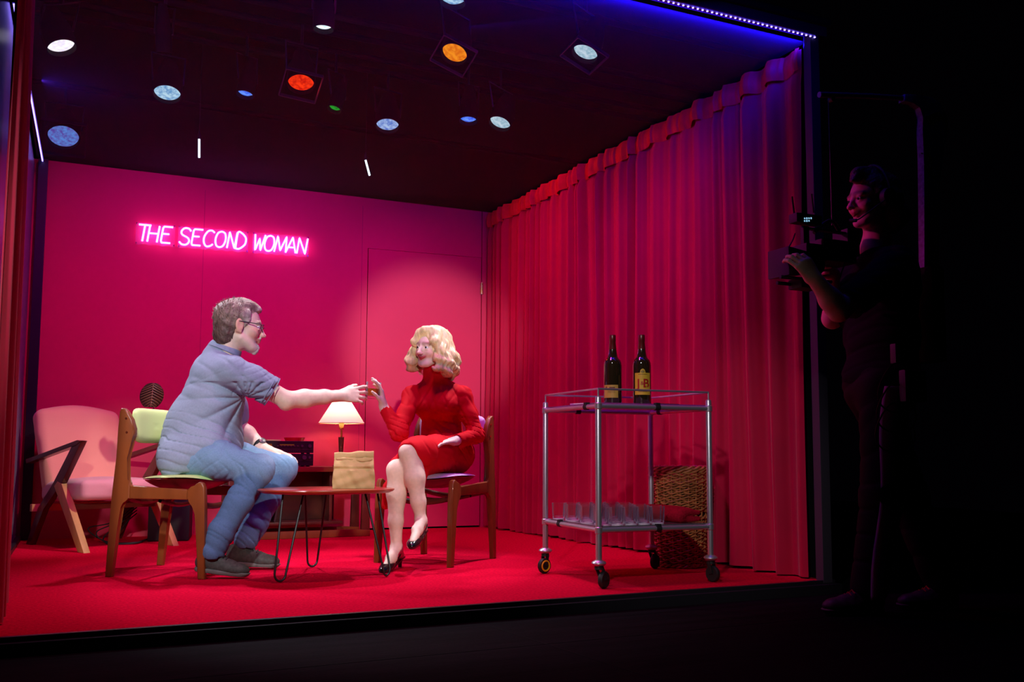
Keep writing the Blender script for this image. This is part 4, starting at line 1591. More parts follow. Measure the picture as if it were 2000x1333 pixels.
mb.tube([p + Vector((0, 0, ZRL)) for p in corners], 0.0048, 8, closed=True)
adopt(mb.build('guard_rail', M['chrome']), cart)
for zz, nm in ((ZSH + 0.014, 'upper_shelf'), (ZLO + 0.014, 'lower_shelf')):
    mb = MB()
    cx_ = [c.lerp((P1 + P2 + P3 + P4) / 4, 0.02) for c in corners]
    mb.prism([(c.x, c.y) for c in cx_], (0, 0, zz), (1, 0, 0), (0, 1, 0), 0.006)
    o = mb.build(nm, M['shelfglass'] if zz > 0.5 else mat('mirror_shelf', (0.5, 0.42, 0.5), 0.12, metal=0.8), smooth=False)
    adopt(o, cart)
for (a_, b_, t, zz) in ((P1, P2, 0.80, ZSH), (P2, P4, 0.52, ZSH), (P1, P3, 0.30, ZSH), (P3, P4, 0.18, ZSH), (P1, P2, 0.30, ZLO), (P2, P4, 0.52, ZLO), (P1, P3, 0.5, ZLO)):
    c = a_.lerp(b_, t)
    d = (b_ - a_).normalized()
    mb = MB()
    mb.cyl(c - d * 0.013 + Vector((0, 0, zz)), c + d * 0.013 + Vector((0, 0, zz)), 0.0145, seg=16)
    mb.box(c + Vector((0, 0, zz + 0.012)), (0.022, 0.022, 0.018), bev=0.002)
    adopt(mb.build('clamp', M['rubber']), cart)

ZT2 = ZSH + 0.0175
# papers and small things lying on the top shelf
for (px, py_, w_, d_, r_, nm, lab, mm) in ((1140, 4.02, 0.10, 0.09, 0.3, 'paper_napkin', 'white paper lying at the left end of the trolley top', 'white'),
                                      (1232, 3.98, 0.13, 0.10, -0.2, 'paper_napkin', 'white paper lying between the two bottles on the trolley top', 'white'),
                                      (1300, 3.95, 0.12, 0.07, 0.1, 'remote_control', 'flat black box lying right of the bottles on the trolley top', 'rubber')):
    c = W(px, 790, py_)
    mb = MB().box((c.x, py_, ZT2 + (0.0065 if mm == 'white' else 0.0095)), (w_, d_, 0.012 if mm == 'white' else 0.018), Matrix.Rotation(r_, 3, 'Z'), 0.001)
    tag(mb.build(nm, M[mm], smooth=False), lab, 'paper' if mm == 'white' else 'remote control')


def bottle(x, y, label, front):
    root = thing('whisky_bottle', label, 'bottle', (x, y, ZT2), 0, 'whisky bottles on the trolley')
    R_ = 0.0445
    prof = [(0, 0.0005), (0.037, 0.0005), (R_ - 0.002, 0.005), (R_, 0.012), (R_, 0.196), (R_ - 0.0012, 0.202), (R_ - 0.001, 0.208), (0.038, 0.222), (0.029, 0.232), (0.0245, 0.240), (0.0205, 0.262), (0.0165, 0.288), (0.0145, 0.308), (0, 0.308)]
    adopt(MB().lathe(prof, (x, y, ZT2), 40).build('glass', M['bottle'], angle=50), root)
    adopt(MB().lathe([(0.0185, 0.276), (0.0188, 0.278), (0.0150, 0.312), (0.0162, 0.315), (0.0162, 0.343), (0.0145, 0.347), (0, 0.347)], (x, y, ZT2), 28).build('cap', M['cap']), root)
    a0 = math.atan2(-y, -x)               # label turned towards the audience
    off = 0.10 if front else -0.25
    lo_, hi_, hw = (0.052, 0.158, 0.95) if front else (0.038, 0.100, 0.85)
    if front:
        hw = 0.92
    mb = MB()

    def lf(u, v):
        a = a0 + off + (u - 0.5) * 2 * hw
        top = hi_
        if front:
            top = hi_ + 0.020 * max(0, 1 - ((u - 0.5) / 0.16) ** 2) ** 0.5 if abs(u - 0.5) < 0.16 else hi_
        z = lo_ + (top - lo_) * v
        return (x + (R_ + 0.0006) * math.cos(a), y + (R_ + 0.0006) * math.sin(a), ZT2 + z)
    mb.grid(lf, 50, 6)
    lb = mb.build('label', M['label'] if front else mat('dull_yellow_label', lin(196, 168, 70), 0.5), angle=90)
    adopt(lb, root)

    def wrap_text(txt, size, zc, mm, cx=0.0):
        cu = bpy.data.curves.new('lettering', 'FONT')
        cu.body = txt
        cu.size = size
        cu.align_x = 'CENTER'
        cu.offset = size * 0.018
        cu.resolution_u = 3
        t_ = bpy.data.objects.new('tmp', cu)
        COL.objects.link(t_)
        dg = bpy.context.evaluated_depsgraph_get()
        me = bpy.data.meshes.new_from_object(t_.evaluated_get(dg))
        bpy.data.objects.remove(t_)
        bm_ = bmesh.new()
        bm_.from_mesh(me)
        bmesh.ops.triangulate(bm_, faces=bm_.faces[:])
        bmesh.ops.subdivide_edges(bm_, edges=[e for e in bm_.edges if e.calc_length() > 0.006], cuts=2)
        for v in bm_.verts:
            a = a0 + off + (v.co.x + cx) / R_
            v.co = Vector((x + (R_ + 0.0012) * math.cos(a), y + (R_ + 0.0012) * math.sin(a), ZT2 + zc + v.co.y))
        bm_.to_mesh(me)
        bm_.free()
        me.materials.clear()
        o = link('lettering', me, None, mm)
        adopt(o, lb if False else root)
        return o
    if front:
        wrap_text('J', 0.058, 0.088, M['letter'], -0.021)
        wrap_text('&', 0.024, 0.100, M['letter'], -0.0035)
        wrap_text('B', 0.058, 0.088, M['letter'], 0.0165)
        mb = MB()
        a = a0 + off
        for k in range(3):
            hwk = 0.5 if k else 0.35
            zk = (0.076, 0.066, 0.150)[k]

            def lf2(u, v, zk=zk, hwk=hwk):
                a = a0 + off + (u - 0.5) * 2 * hwk
                return (x + (R_ + 0.0011) * math.cos(a), y + (R_ + 0.0011) * math.sin(a), ZT2 + zk + 0.0018 * v)
            mb.grid(lf2, 20, 2)
        adopt(mb.build('print_line', M['inkb']), root)
        mb = MB()

        def em(u, v):
            a = a0 + off + 0.010 / R_ * v * math.cos(2 * math.pi * u)
            return (x + (R_ + 0.0011) * math.cos(a), y + (R_ + 0.0011) * math.sin(a), ZT2 + 0.164 + 0.006 * v * math.sin(2 * math.pi * u))
        mb.grid(em, 20, 3, closed_u=True)
        adopt(mb.build('emblem', mat('dull_gold_emblem', lin(150, 140, 60), 0.4)), root)
    else:
        mb = MB()
        for (uu, zk, hwk, hh_) in ((-0.5, 0.082, 0.10, 0.010), (0.18, 0.084, 0.30, 0.006), (0.1, 0.076, 0.45, 0.0015), (0.1, 0.070, 0.4, 0.0015), (0.1, 0.064, 0.42, 0.0015)):
            def lf3(u, v, uu=uu, zk=zk, hwk=hwk, hh_=hh_):
                a = a0 + off + uu + (u - 0.5) * 2 * hwk
                return (x + (R_ + 0.0011) * math.cos(a), y + (R_ + 0.0011) * math.sin(a), ZT2 + zk + hh_ * v)
            mb.grid(lf3, 12, 2)
        adopt(mb.build('print_line', M['inkb']), root)


c = W(1197, 783, 3.93)
bottle(c.x, 3.93, 'dark whisky bottle showing only its small yellow back label, on the trolley', False)
c = W(1254, 786, 3.86)
bottle(c.x, 3.86, 'dark whisky bottle with a big yellow label lettered J&B, on the trolley', True)

# ---- tumblers on the lower shelf
ZL2 = ZLO + 0.0175
gt = MB()
gt.lathe([(0, 0.0), (0.027, 0.0), (0.0285, 0.004), (0.0325, 0.078), (0.0310, 0.078), (0.0272, 0.014), (0, 0.010)], (0, 0, 0), 28)
g0 = gt.build('tumbler', [M['glass'], M['glassglint']], angle=50)
for pf in g0.data.polygons:
    if pf.center.z > 0.0779 or pf.center.z < 0.0105 and pf.center.to_2d().length > 0.02:
        pf.material_index = 1
tag(g0, 'empty clear glass tumbler standing among many on the lower trolley shelf', 'glass', 'tumblers on the lower shelf')
rs = random.Random(11)
spots_ = []
for j in range(7):
    for i in range(6):
        x = 2.152 + 0.0735 * i + (0.03 if j % 2 else 0) + rs.uniform(-0.003, 0.003)
        y = 3.70 + 0.071 * j + rs.uniform(-0.003, 0.003)
        if x > 2.505:
            continue
        if j >= 5 and i >= 5:
            continue
        spots_.append((x, y))
for k, (x, y) in enumerate(spots_):
    o = g0 if k == 0 else g0.copy()
    if k:
        COL.objects.link(o)
    o.location = (x, y, ZL2)
    o.rotation_euler = (0, 0, rs.uniform(0, 6))

# ---- folded towel
s = Sdf()
s.frame((2.615, 3.88, ZL2), (1, 0, 0))
s.box((0.0, 0, 0.017), (0.062, 0.205, 0.014), rd=0.013, k=0.004)
s.box((0.0, 0, 0.046), (0.064, 0.207, 0.014), rd=0.013, k=0.004)
s.cap((-0.06, -0.195, 0.032), (-0.06, 0.195, 0.032), 0.026, k=0.02)
s.ell((-0.01, -0.02, 0.055), (0.055, 0.18, 0.016), k=0.02)
tw = s.mesh('towel', 0.006, M['towel'], None, disp=lambda P: 0.003 * nz(P, 40, 3), smooth=1)
tag(tw, 'folded red towel at the right end of the lower trolley shelf', 'towel')

# ---- wicker basket: woven strands round upright ribs
BC = Vector((2.905, 4.19, 0))
bk = thing('wicker_basket', 'tall round wicker laundry basket behind the trolley by the curtain', 'basket', BC)
HB = 0.52


def brad(z):
    t = z / HB
    return 0.128 + 0.028 * t + 0.004 * math.sin(t * math.pi)


NR = 22
mb = MB()
n_rows = 46
for r_ in range(n_rows):
    z = 0.020 + (HB - 0.05) * r_ / (n_rows - 1)
    if abs(z - 0.265) < 0.022:
        continue
    ph = (r_ % 2) * math.pi
    pts = []
    n = NR * 5
    for i in range(n):
        a = 2 * math.pi * i / n
        rr = brad(z) + 0.0065 * math.sin(a * NR / 2 + ph)
        zz = z + 0.0028 * math.sin(a * NR + r_ * 1.3)
        pts.append((rr * math.cos(a), rr * math.sin(a), zz))
    mb.tube(pts, 0.0046, 5, closed=True)
o = mb.build('weave', M['wicker'], bk)
o['kind'] = 'stuff'
mb = MB()
for i in range(NR):
    a = 2 * math.pi * (i + 0.5) / NR
    mb.tube([(brad(z) * math.cos(a), brad(z) * math.sin(a), z) for z in (0.004, 0.13, 0.26, 0.39, HB - 0.01)], 0.0042, 6)
mb.build('uprights', M['wicker'], bk)
mb = MB()
for (zc, rr_, nst) in ((0.012, 0.007, 26), (HB - 0.018, 0.0075, 24), (HB - 0.004, 0.0075, 24), (0.262, 0.0065, 26)):
    for st in range(2 if rr_ > 0.0066 else 2):
        pts = []
        n = 132
        for i in range(n):
            a = 2 * math.pi * i / n
            pts.append(((brad(zc) + 0.006 * math.cos(a * nst / 2 + st * math.pi)) * math.cos(a), (brad(zc) + 0.006 * math.cos(a * nst / 2 + st * math.pi)) * math.sin(a), zc + 0.007 * math.sin(a * nst / 2 + st * math.pi)))
        mb.tube(pts, rr_ * 0.8, 6, closed=True)
mb.build('plaited_rim', M['wicker'], bk)
mb = MB()
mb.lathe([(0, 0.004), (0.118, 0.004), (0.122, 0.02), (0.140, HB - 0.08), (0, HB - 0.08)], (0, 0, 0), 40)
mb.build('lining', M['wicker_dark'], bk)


# ================================================================== PEOPLE
V = Vector


def unit(v):
    v = np.array(v, float)
    return v / np.linalg.norm(v)


def rotv(v, ax, a):
    ax = unit(ax)
    v = np.array(v, float)
    return v * math.cos(a) + np.cross(ax, v) * math.sin(a) + ax * (ax @ v) * (1 - math.cos(a))


def hand(S, wrist, d, n, s, sc=1.0, curl=((0.25, 0.4, 0.3),) * 4, spread=0.05, thumb=None, tcurl=0.3, col=0, ncol=None):
    """palm and five fingers: d wrist->knuckles, n out of the palm, s towards the thumb side"""
    d = unit(d)
    n = unit(np.array(n, float) - d * (np.array(n, float) @ d))
    s = unit(np.array(s, float) - d * (np.array(s, float) @ d) - n * (np.array(s, float) @ n))
    w = np.array(wrist, float)
    off = [0.031, 0.0105, -0.0105, -0.030]
    ml = [0.086, 0.089, 0.084, 0.077]
    fl = [(0.043, 0.026, 0.021), (0.047, 0.030, 0.022), (0.044, 0.028, 0.021), (0.034, 0.021, 0.018)]
    S.frame()
    for k in range(4):
        a = w + s * off[k] * 0.35 * sc
        b = w + d * ml[k] * sc + s * off[k] * sc
        S.cap(a, b, 0.0155 * sc, 0.0108 * sc, k=0.010, col=col)
    S.ell(w + d * 0.048 * sc, (0.045 * sc, 0.034 * sc, 0.013 * sc), k=0.012, col=col, x=tuple(d), z=tuple(n))
    S.cap(w - d * 0.02 * sc, w + d * 0.02 * sc, 0.0235 * sc, 0.019 * sc, k=0.02, col=col)
    for k in range(4):
        p = w + d * ml[k] * sc + s * off[k] * sc
        dd = rotv(d, n, 0)
        sp = spread * (1.5 - k)
        dd = unit(d * math.cos(sp) + s * math.sin(sp))
        ax = np.cross(dd, n)
        r = [0.0096, 0.0088, 0.0080, 0.0068]
        if k == 3:
            r = [q * 0.88 for q in r]
        for j in range(3):
            dd = rotv(dd, ax, curl[k][j])
            q = p + dd * fl[k][j] * sc
            S.cap(p, q, r[j] * sc, r[j + 1] * sc, k=0.0035, col=col)
            if j == 2 and ncol is not None:
                nn = np.cross(ax, dd)
                S.ell(p + dd * fl[k][j] * 0.75 * sc - rotv(n, ax, sum(curl[k])) * 0.0045 * sc, (0.0075 * sc, 0.0055 * sc, 0.0032 * sc), k=0.001, col=ncol, x=tuple(dd), z=tuple(rotv(n, ax, sum(curl[k]))))
            p = q
    t0 = w + d * 0.018 * sc + s * 0.018 * sc + n * 0.006 * sc
    if thumb is None:
        thumb = d * 0.62 + s * 0.72 + n * 0.32
    td = unit(thumb)
    t1 = t0 + td * 0.045 * sc
    S.cap(t0, t1, 0.0175 * sc, 0.0125 * sc, k=0.014, col=col)
    tax = np.cross(td, d * 0.6 + n * 0.8)
    td = rotv(td, tax, tcurl)
    t2 = t1 + td * 0.034 * sc
    S.cap(t1, t2, 0.0115 * sc, 0.0100 * sc, k=0.006, col=col)
    td = rotv(td, tax, tcurl * 0.8)
    S.cap(t2, t2 + td * 0.026 * sc, 0.0100 * sc, 0.0078 * sc, k=0.004, col=col)


def head(S, O, fwd, up, sc, col, lip, brow, cheek, man):
    S.frame(O, fwd, up, sc)
    S.ell((-0.018, 0, 0.038), (0.096, 0.076, 0.086), k=0.01, col=col)
    S.ell((0.030, 0, 0.010), (0.066, 0.062, 0.090), k=0.02, col=col)
    S.ell((0.030, 0, -0.058), (0.052, 0.050 if man else 0.046, 0.045), k=0.025, col=col)
    S.ell((0.068, 0, -0.092), (0.022, 0.025 if man else 0.019, 0.018), k=0.02, col=col)
    for q in (-1, 1):
        S.ell((0.058, q * 0.036, -0.022), (0.028, 0.026, 0.026), k=0.015, col=cheek)
        S.cap((0.010, q * 0.055, -0.055), (0.06, q * 0.026, -0.088), 0.016, 0.016, k=0.025, col=col)
        S.ell((0.099, q * 0.031, 0.010), (0.016, 0.016, 0.0105), k=0.012, col=col, op='-')
        S.cap((0.089, q * 0.012, 0.030), (0.080, q * 0.047, 0.029), 0.0085, 0.007, k=0.012, col=brow if man else brow)
        S.ell((0.084, q * 0.031, 0.018), (0.011, 0.0145, 0.0055), k=0.004, col=col)
        S.ell((0.083, q * 0.031, -0.002), (0.011, 0.0135, 0.0045), k=0.005, col=col)
        S.ell((0.104, q * 0.0115, -0.028), (0.010, 0.0075, 0.0075), k=0.006, col=cheek)
        S.ell((-0.004, q * 0.078, 0.002), (0.021, 0.007, 0.033), k=0.005, col=cheek, x=(1, q * -0.35, 0.12), z=(0, 0.0, 1))
        S.ell((0.002, q * 0.086, 0.004), (0.010, 0.006, 0.018), k=0.006, col=cheek, op='-')
        S.cap((-0.012, q * 0.072, -0.024), (0.004, q * 0.073, -0.030), 0.007, 0.006, k=0.006, col=cheek)
    S.cap((0.088, 0, 0.024), (0.112, 0, -0.022), 0.0075, 0.0105, k=0.010, col=col)
    S.ell((0.117, 0, -0.025), (0.011, 0.0105, 0.009), k=0.006, col=cheek)
    # mouth
    lr = 1.0 if man else 0.78
    S.cap((0.0985, -0.006, -0.050), (0.0985, 0.006, -0.050), 0.0065 * lr, 0.0065 * lr, k=0.003, col=lip)
    for q in (-1, 1):
        S.cap((0.0985, q * 0.005, -0.0495), (0.086, q * 0.025, -0.0445), 0.006 * lr, 0.003, k=0.004, col=lip)
        S.cap((0.0965, q * 0.004, -0.0605), (0.087, q * 0.021, -0.0510), 0.0065 * lr, 0.003, k=0.004, col=lip)
    S.cap((0.108, -0.018, -0.0555), (0.108, 0.018, -0.0555), 0.0022, k=0.003, op='-')
    return S


def eyes(S, parent, name='eye'):
    for q in (-1, 1):
        c = S.w((0.0815, q * 0.0305, 0.0075))
        mb = MB()
        bmesh.ops.create_uvsphere(mb.bm, u_segments=20, v_segments=12, radius=0.0122 * S.S, matrix=Matrix.Translation(V(c)))
        e = mb.build(name, M['eye'], None, angle=180)
        adopt(e, parent)
        c2 = S.w((0.0895, q * 0.0305, 0.0075))
        mb = MB()
        bmesh.ops.create_uvsphere(mb.bm, u_segments=16, v_segments=10, radius=0.0068 * S.S, matrix=Matrix.Translation(V(c2)))
        i_ = mb.build('iris', M['iris'], None, angle=180)
        adopt(i_, e)


def shoe(parent, heel, toe, lift_h, label, kind='sneaker', top=None):
    """sneaker built from heel to toe; lift_h raises the heel"""
    h, t = V(heel), V(toe)
    d = (t - h)
    L = d.length
    up = V((0, 0, 1)) - d.normalized() * d.normalized().z
    S = Sdf()
    S.frame(tuple(h), tuple(d), tuple(up))
    sc = L / 0.30
    S.S = sc
    S.cap((0.045, 0.0, 0.050), (0.25, 0.004, 0.030), 0.040, 0.030, k=0.02)
    S.ell((0.20, 0.003, 0.036), (0.095, 0.046, 0.032), k=0.03)
    S.cap((0.045, 0, 0.055), (0.060, 0, 0.100), 0.040, 0.044, k=0.02)
    S.cap((0.07, 0, 0.085), (0.19, 0, 0.055), 0.032, 0.026, k=0.02)
    S.ell((0.055, 0, 0.132), (0.034, 0.032, 0.045), k=0.01, op='-')
    S.box((0.15, 0, -0.012), (0.3, 0.1, 0.030), rd=0.002, k=0.003, op='-')
    o = S.mesh('shoe', 0.0045, M['sneaker'] if kind == 'sneaker' else M['runner_upper'], None, disp=lambda P: 0.0010 * creases(P, (S.M @ np.array([0.3, 0, 1])), 0.035, 3), smooth=1)
    adopt(o, parent)
    o['label'] = label
    S2 = Sdf()
    S2.frame(tuple(h), tuple(d), tuple(up))
    S2.S = sc
    S2.cap((0.045, 0, 0.016), (0.14, 0.0, 0.014), 0.042, 0.038, k=0.02)
    S2.cap((0.14, 0, 0.014), (0.245, 0.004, 0.022), 0.044, 0.040, k=0.02)
    S2.ell((0.275, 0.003, 0.026), (0.028, 0.034, 0.018), k=0.02)
    S2.box((0.15, 0, 0.060), (0.3, 0.1, 0.035), rd=0.002, k=0.003, op='-')
    S2.box((0.15, 0, -0.030), (0.3, 0.1, 0.030), rd=0.002, k=0.003, op='-')
    q = S2.mesh('sole', 0.0045, M['sole'], None, smooth=1)
    adopt(q, o)
    mb = MB()
    for k in range(5):
        x = 0.115 + 0.018 * k
        z = 0.116 - 0.0085 * k
        mb.tube([S.w((x, -0.022, z - 0.010)), S.w((x + 0.003, 0, z + 0.003)), S.w((x, 0.022, z - 0.010))], 0.0028, 6)
    l_ = mb.build('laces', M['rubber'] if kind == 'sneaker' else M['redlace'])
    adopt(l_, o)
    return o


SKIN = lin(222, 176, 150)
# ------------------------------------------------------------------ the man
man = thing('person', 'man in grey-blue shirt and jeans sitting on the green chair, reaching for the glass', 'person', (0.50, 4.92, 0.0))
S = Sdf()
S.cols = [lin(234, 200, 180), lin(200, 126, 112), lin(170, 140, 126), lin(228, 172, 150), lin(205, 190, 180), lin(240, 215, 205)]
HM = W(468, 640, 4.90)
head(S, HM, (1, -0.10, -0.10), (0.10, 0, 1), 1.07, 0, 1, 2, 3, True)
S.ell((0.070, 0, -0.090), (0.030, 0.028, 0.026), k=0.010, col=4)          # goatee
S.cap((0.100, -0.018, -0.042), (0.100, 0.018, -0.042), 0.006, k=0.006, col=4)
headfr = (S.O.copy(), S.M.copy(), S.S)
S.frame()
nb = np.array([0.640, 4.93, 1.050])
S.cap(S.O + np.array(HM) + np.array([-0.035, 0, -0.045]), nb, 0.062, 0.066, k=0.03, col=0)
S.cap(nb, (0.59, 4.94, 0.80), 0.075, 0.10, k=0.04, col=0)
S.cap((0.59, 4.94, 0.80), (0.53, 4.95, 0.60), 0.10, 0.09, k=0.04, col=0)
sh, el, wr = (0.665, 4.77, 0.990), (0.935, 4.745, 0.850), (1.232, 4.835, 0.886)
S.cap((0.62, 4.90, 1.0), sh, 0.06, 0.05, k=0.04)
S.path([sh, (0.80, 4.755, 0.925), el], [0.055, 0.050, 0.043], k=0.02)
S.path([el, (1.03, 4.772, 0.862), (1.14, 4.805, 0.876), wr], [0.043, 0.046, 0.036, 0.0265], k=0.02)
S.ell((0.93, 4.745, 0.822), (0.028, 0.024, 0.022), k=0.02, col=3)
hand(S, wr, (1, 0.10, 0.10), (0.05, 1, -0.25), (0.05, 0.25, 1), 1.06, ((0.05, 0.55, 0.45), (0.30, 0.45, 0.3), (0.35, 0.5, 0.35), (0.4, 0.55, 0.4)), 0.13, thumb=(0.80, 0.35, 0.55), tcurl=0.25, col=0, ncol=5)
sh2, el2, wr2 = (0.68, 5.10, 1.0), (0.775, 5.20, 0.72), (0.885, 5.055, 0.607)
S.frame()
S.cap((0.62, 4.95, 1.0), sh2, 0.06, 0.05, k=0.04)
S.path([sh2, el2], [0.055, 0.043], k=0.02)
S.path([el2, (0.81, 5.15, 0.685), wr2], [0.043, 0.044, 0.027], k=0.02)
hand(S, wr2, (0.90, -0.38, -0.22), (-0.18, 0.05, -1), (-0.35, -1, 0.05), 1.04, ((0.12, 0.25, 0.3), (0.10, 0.3, 0.3), (0.12, 0.3, 0.3), (0.2, 0.35, 0.3)), 0.10, thumb=(0.75, -0.75, -0.30), tcurl=0.1, col=0, ncol=5)
S.frame()
for (hp, kn, an) in (((0.46, 4.86, 0.57), (0.785, 4.625, 0.50), (0.588, 4.63, 0.135)), ((0.50, 5.05, 0.57), (0.975, 4.985, 0.495), (0.775, 4.93, 0.135))):
    S.cap((0.53, 4.95, 0.58), hp, 0.08, 0.055, k=0.03)
    S.path([hp, kn, an], [0.055, 0.045, 0.033], k=0.03)
body = S.mesh('body', 0.0042, M['skin'], None, smooth=1)
adopt(body, man)
S.O, S.M, S.S = headfr
eyes(S, man)
# hair
H = Sdf()
H.cols = [lin(134, 108, 98), lin(176, 160, 152), lin(92, 66, 60)]
H.O, H.M, H.S = headfr
H.ell((-0.026, 0, 0.046), (0.103, 0.086, 0.090), k=0.01, col=0)
H.ell((-0.050, 0, -0.010), (0.068, 0.074, 0.085), k=0.02, col=2)
H.ell((-0.058, 0, -0.055), (0.050, 0.060, 0.065), k=0.03, col=2)
H.ell((0.028, 0, 0.112), (0.052, 0.052, 0.026), k=0.025, col=0, x=(1, 0, -0.25))
H.ell((0.070, 0, 0.098), (0.022, 0.034, 0.016), k=0.015, col=1, x=(1, 0, -0.6))
for q in (-1, 1):
    H.ell((0.018, q * 0.070, 0.045), (0.030, 0.010, 0.036), k=0.012, col=1)
    H.cap((0.012, q * 0.072, 0.028), (0.016, q * 0.071, -0.006), 0.008, 0.004, k=0.008, col=1)
    H.ell((0.098, q * 0.070, 0.045), (0.052, 0.05, 0.040), k=0.012, op='-')
    H.ell((0.002, q * 0.092, -0.004), (0.023, 0.030, 0.034), k=0.008, op='-')
H.ell((0.120, 0, 0.022), (0.058, 0.085, 0.068), k=0.012, op='-')
H.ell((0.060, 0, -0.085), (0.090, 0.12, 0.085), k=0.012, op='-')
H.box((-0.03, 0, -0.160), (0.12, 0.12, 0.05), rd=0.02, k=0.015, op='-')
RMt = headfr[1]


def hairdisp(P):
    q = P @ RMt
    return 0.0022 * np.sin(q[..., 0] * 900 + 6 * nz(P, 60, 2)) * nz(P, 90, 4) + 0.0022 * nz(P * np.array([1, 1, 1]), 170, 6) + 0.0018 * nz(P, 70, 1)


ho = H.mesh('hair', 0.0035, M['greyhair'], None, disp=hairdisp)
adopt(ho, man)
ho['label'] = 'short greying brown hair'
# short tufts breaking the outline
rs = np.random.RandomState(3)
mb = MB()
O_, M_, S_ = headfr
for k in range(520):
    v = unit(rs.normal(size=3))
    if v[2] < -0.25 or v[0] > 0.72 and v[2] < 0.75:
        continue
    if v[0] > 0.35 and v[2] < 0.45:
        continue
    p = np.array([-0.026, 0, 0.046]) + v * np.array([0.101, 0.084, 0.088])
    t = unit(np.array([0.35, 0, 0.25]) + v * 0.75 + rs.normal(size=3) * 0.22)
    a = O_ + M_ @ (p * S_)
    b = O_ + M_ @ ((p + t * rs.uniform(0.008, 0.016)) * S_)
    mb.tube([a, (a + b) / 2 + (M_ @ np.array([0.001, 0, 0])), b], [0.0016, 0.0013, 0.0004], 4)
tu = mb.build('hair_tufts', M['greyhair2'] if 'greyhair2' in M else mat('grey_strand', lin(150, 126, 116), 0.5))
tu['kind'] = 'stuff'
adopt(tu, ho)
# beard tuft
H = Sdf()
H.cols = [lin(200, 186, 176)]
H.O, H.M, H.S = headfr
H.ell((0.076, 0, -0.094), (0.024, 0.024, 0.024), k=0.01)
H.cap((0.090, 0, -0.085), (0.084, 0, -0.112), 0.014, 0.010, k=0.01)
H.ell((0.100, 0, -0.052), (0.02, 0.03, 0.016), k=0.008, op='-')
bo = H.mesh('beard', 0.003, mat('grey_beard', lin(205, 192, 182), 0.7, noise=0.3, nscale=250), None, disp=lambda P: 0.0015 * nz(P, 300, 2))
adopt(bo, man)
# glasses
hw = lambda p: V(O_ + M_ @ (np.array(p) * S_))
gl = MB()
for q in (-1, 1):
    rim = [(0.108 - 0.010 * abs(math.cos(t)) * (1 if math.cos(t) > 0 else 0.2), q * (0.033 + 0.0235 * (abs(math.cos(t)) ** 0.6) * (1 if math.cos(t) > 0 else -1)), 0.006 + 0.0165 * (abs(math.sin(t)) ** 0.6) * (1 if math.sin(t) > 0 else -1)) for t in np.linspace(0, 2 * math.pi, 33)[:-1]]
    gl.tube([hw(p) for p in rim], 0.0019, 6, closed=True)
    gl.tube([hw((0.098, q * 0.0565, 0.016)), hw((0.086, q * 0.074, 0.018)), hw((0.03, q * 0.082, 0.019)), hw((-0.008, q * 0.084, 0.019)), hw((-0.022, q * 0.082, 0.006))], 0.0021, 6)
gl.tube([hw((0.110, -0.010, 0.012)), hw((0.114, 0, 0.014)), hw((0.110, 0.010, 0.012))], 0.0018, 6)
go = gl.build('glasses', M['rubber'])
adopt(go, man)
go['label'] = 'black-framed glasses'
for q in (-1, 1):
    mb = MB()
    mb.bm.faces.new([mb.bm.verts.new(hw((0.1065 - 0.006 * max(0, math.cos(t)), q * (0.033 + 0.022 * math.cos(t)), 0.006 + 0.015 * math.sin(t)))) for t in np.linspace(0, 2 * math.pi, 25)[:-1]])
    l_ = mb.build('lens', M['glass'], smooth=False)
    adopt(l_, go)

# shirt
S = Sdf()
S.cols = [lin(138, 146, 172)]
S.ell((0.560, 4.950, 0.665), (0.192, 0.185, 0.190), k=0.05, x=(1, 0, 0.15))
S.ell((0.600, 4.940, 0.830), (0.158, 0.195, 0.190), k=0.06, x=(1, 0, -0.25))
S.ell((0.622, 4.930, 0.960), (0.128, 0.190, 0.105), k=0.06, x=(1, 0, -0.4))
S.cap((0.505, 4.95, 0.56), (0.535, 4.95, 0.74), 0.120, 0.14, k=0.05)
S.ell((0.480, 4.945, 0.565), (0.128, 0.185, 0.110), k=0.05)
S.cap((0.455, 4.870, 0.555), (0.575, 4.815, 0.610), 0.112, 0.108, k=0.04)
S.cap((0.470, 5.030, 0.555), (0.600, 5.050, 0.610), 0.108, 0.105, k=0.04)
S.cap((0.510, 4.95, 0.57), (0.60, 4.95, 0.63), 0.145, 0.15, k=0.04)
S.cap((0.590, 4.935, 1.00), (0.634, 4.93, 1.098), 0.092, 0.074, k=0.03)
S.box((0.66, 4.93, 0.40), (0.4, 0.4, 0.115), rd=0.01, k=0.006, op='-', x=(1, 0, 0.16))
S.cap((0.600, 4.93, 0.995), (0.640, 4.925, 1.058), 0.090, 0.070, k=0.03)
S.cap((0.615, 4.87, 1.008), (0.672, 4.772, 0.990), 0.075, 0.070, k=0.04)
S.path([(0.672, 4.772, 0.985), (0.76, 4.758, 0.942), (0.905, 4.745, 0.868)], [0.078, 0.076, 0.076], k=0.03)
S.cap((0.62, 5.0, 1.005), (0.68, 5.10, 1.0), 0.075, 0.070, k=0.04)
S.path([(0.68, 5.10, 0.995), (0.735, 5.165, 0.83), (0.752, 5.185, 0.78)], [0.075, 0.072, 0.070], k=0.03)
ua = unit((0.27, -0.02, -0.145))
ce = np.array([0.862, 4.750, 0.890]) + ua * 0.15
S.box(ce, (0.152, 0.12, 0.12), rd=0.002, k=0.003, op='-', x=tuple(ua), z=(0.4, 0, 1))
S.ell((0.862, 4.750, 0.890), (0.03, 0.052, 0.052), k=0.004, op='-', x=tuple(ua), z=(0, 0, 1))
S.cap((0.652, 4.925, 1.120), (0.720, 4.915, 1.20), 0.064, 0.085, k=0.004, op='-')          # collar opening
armpit = np.array([0.735, 4.79, 0.86])


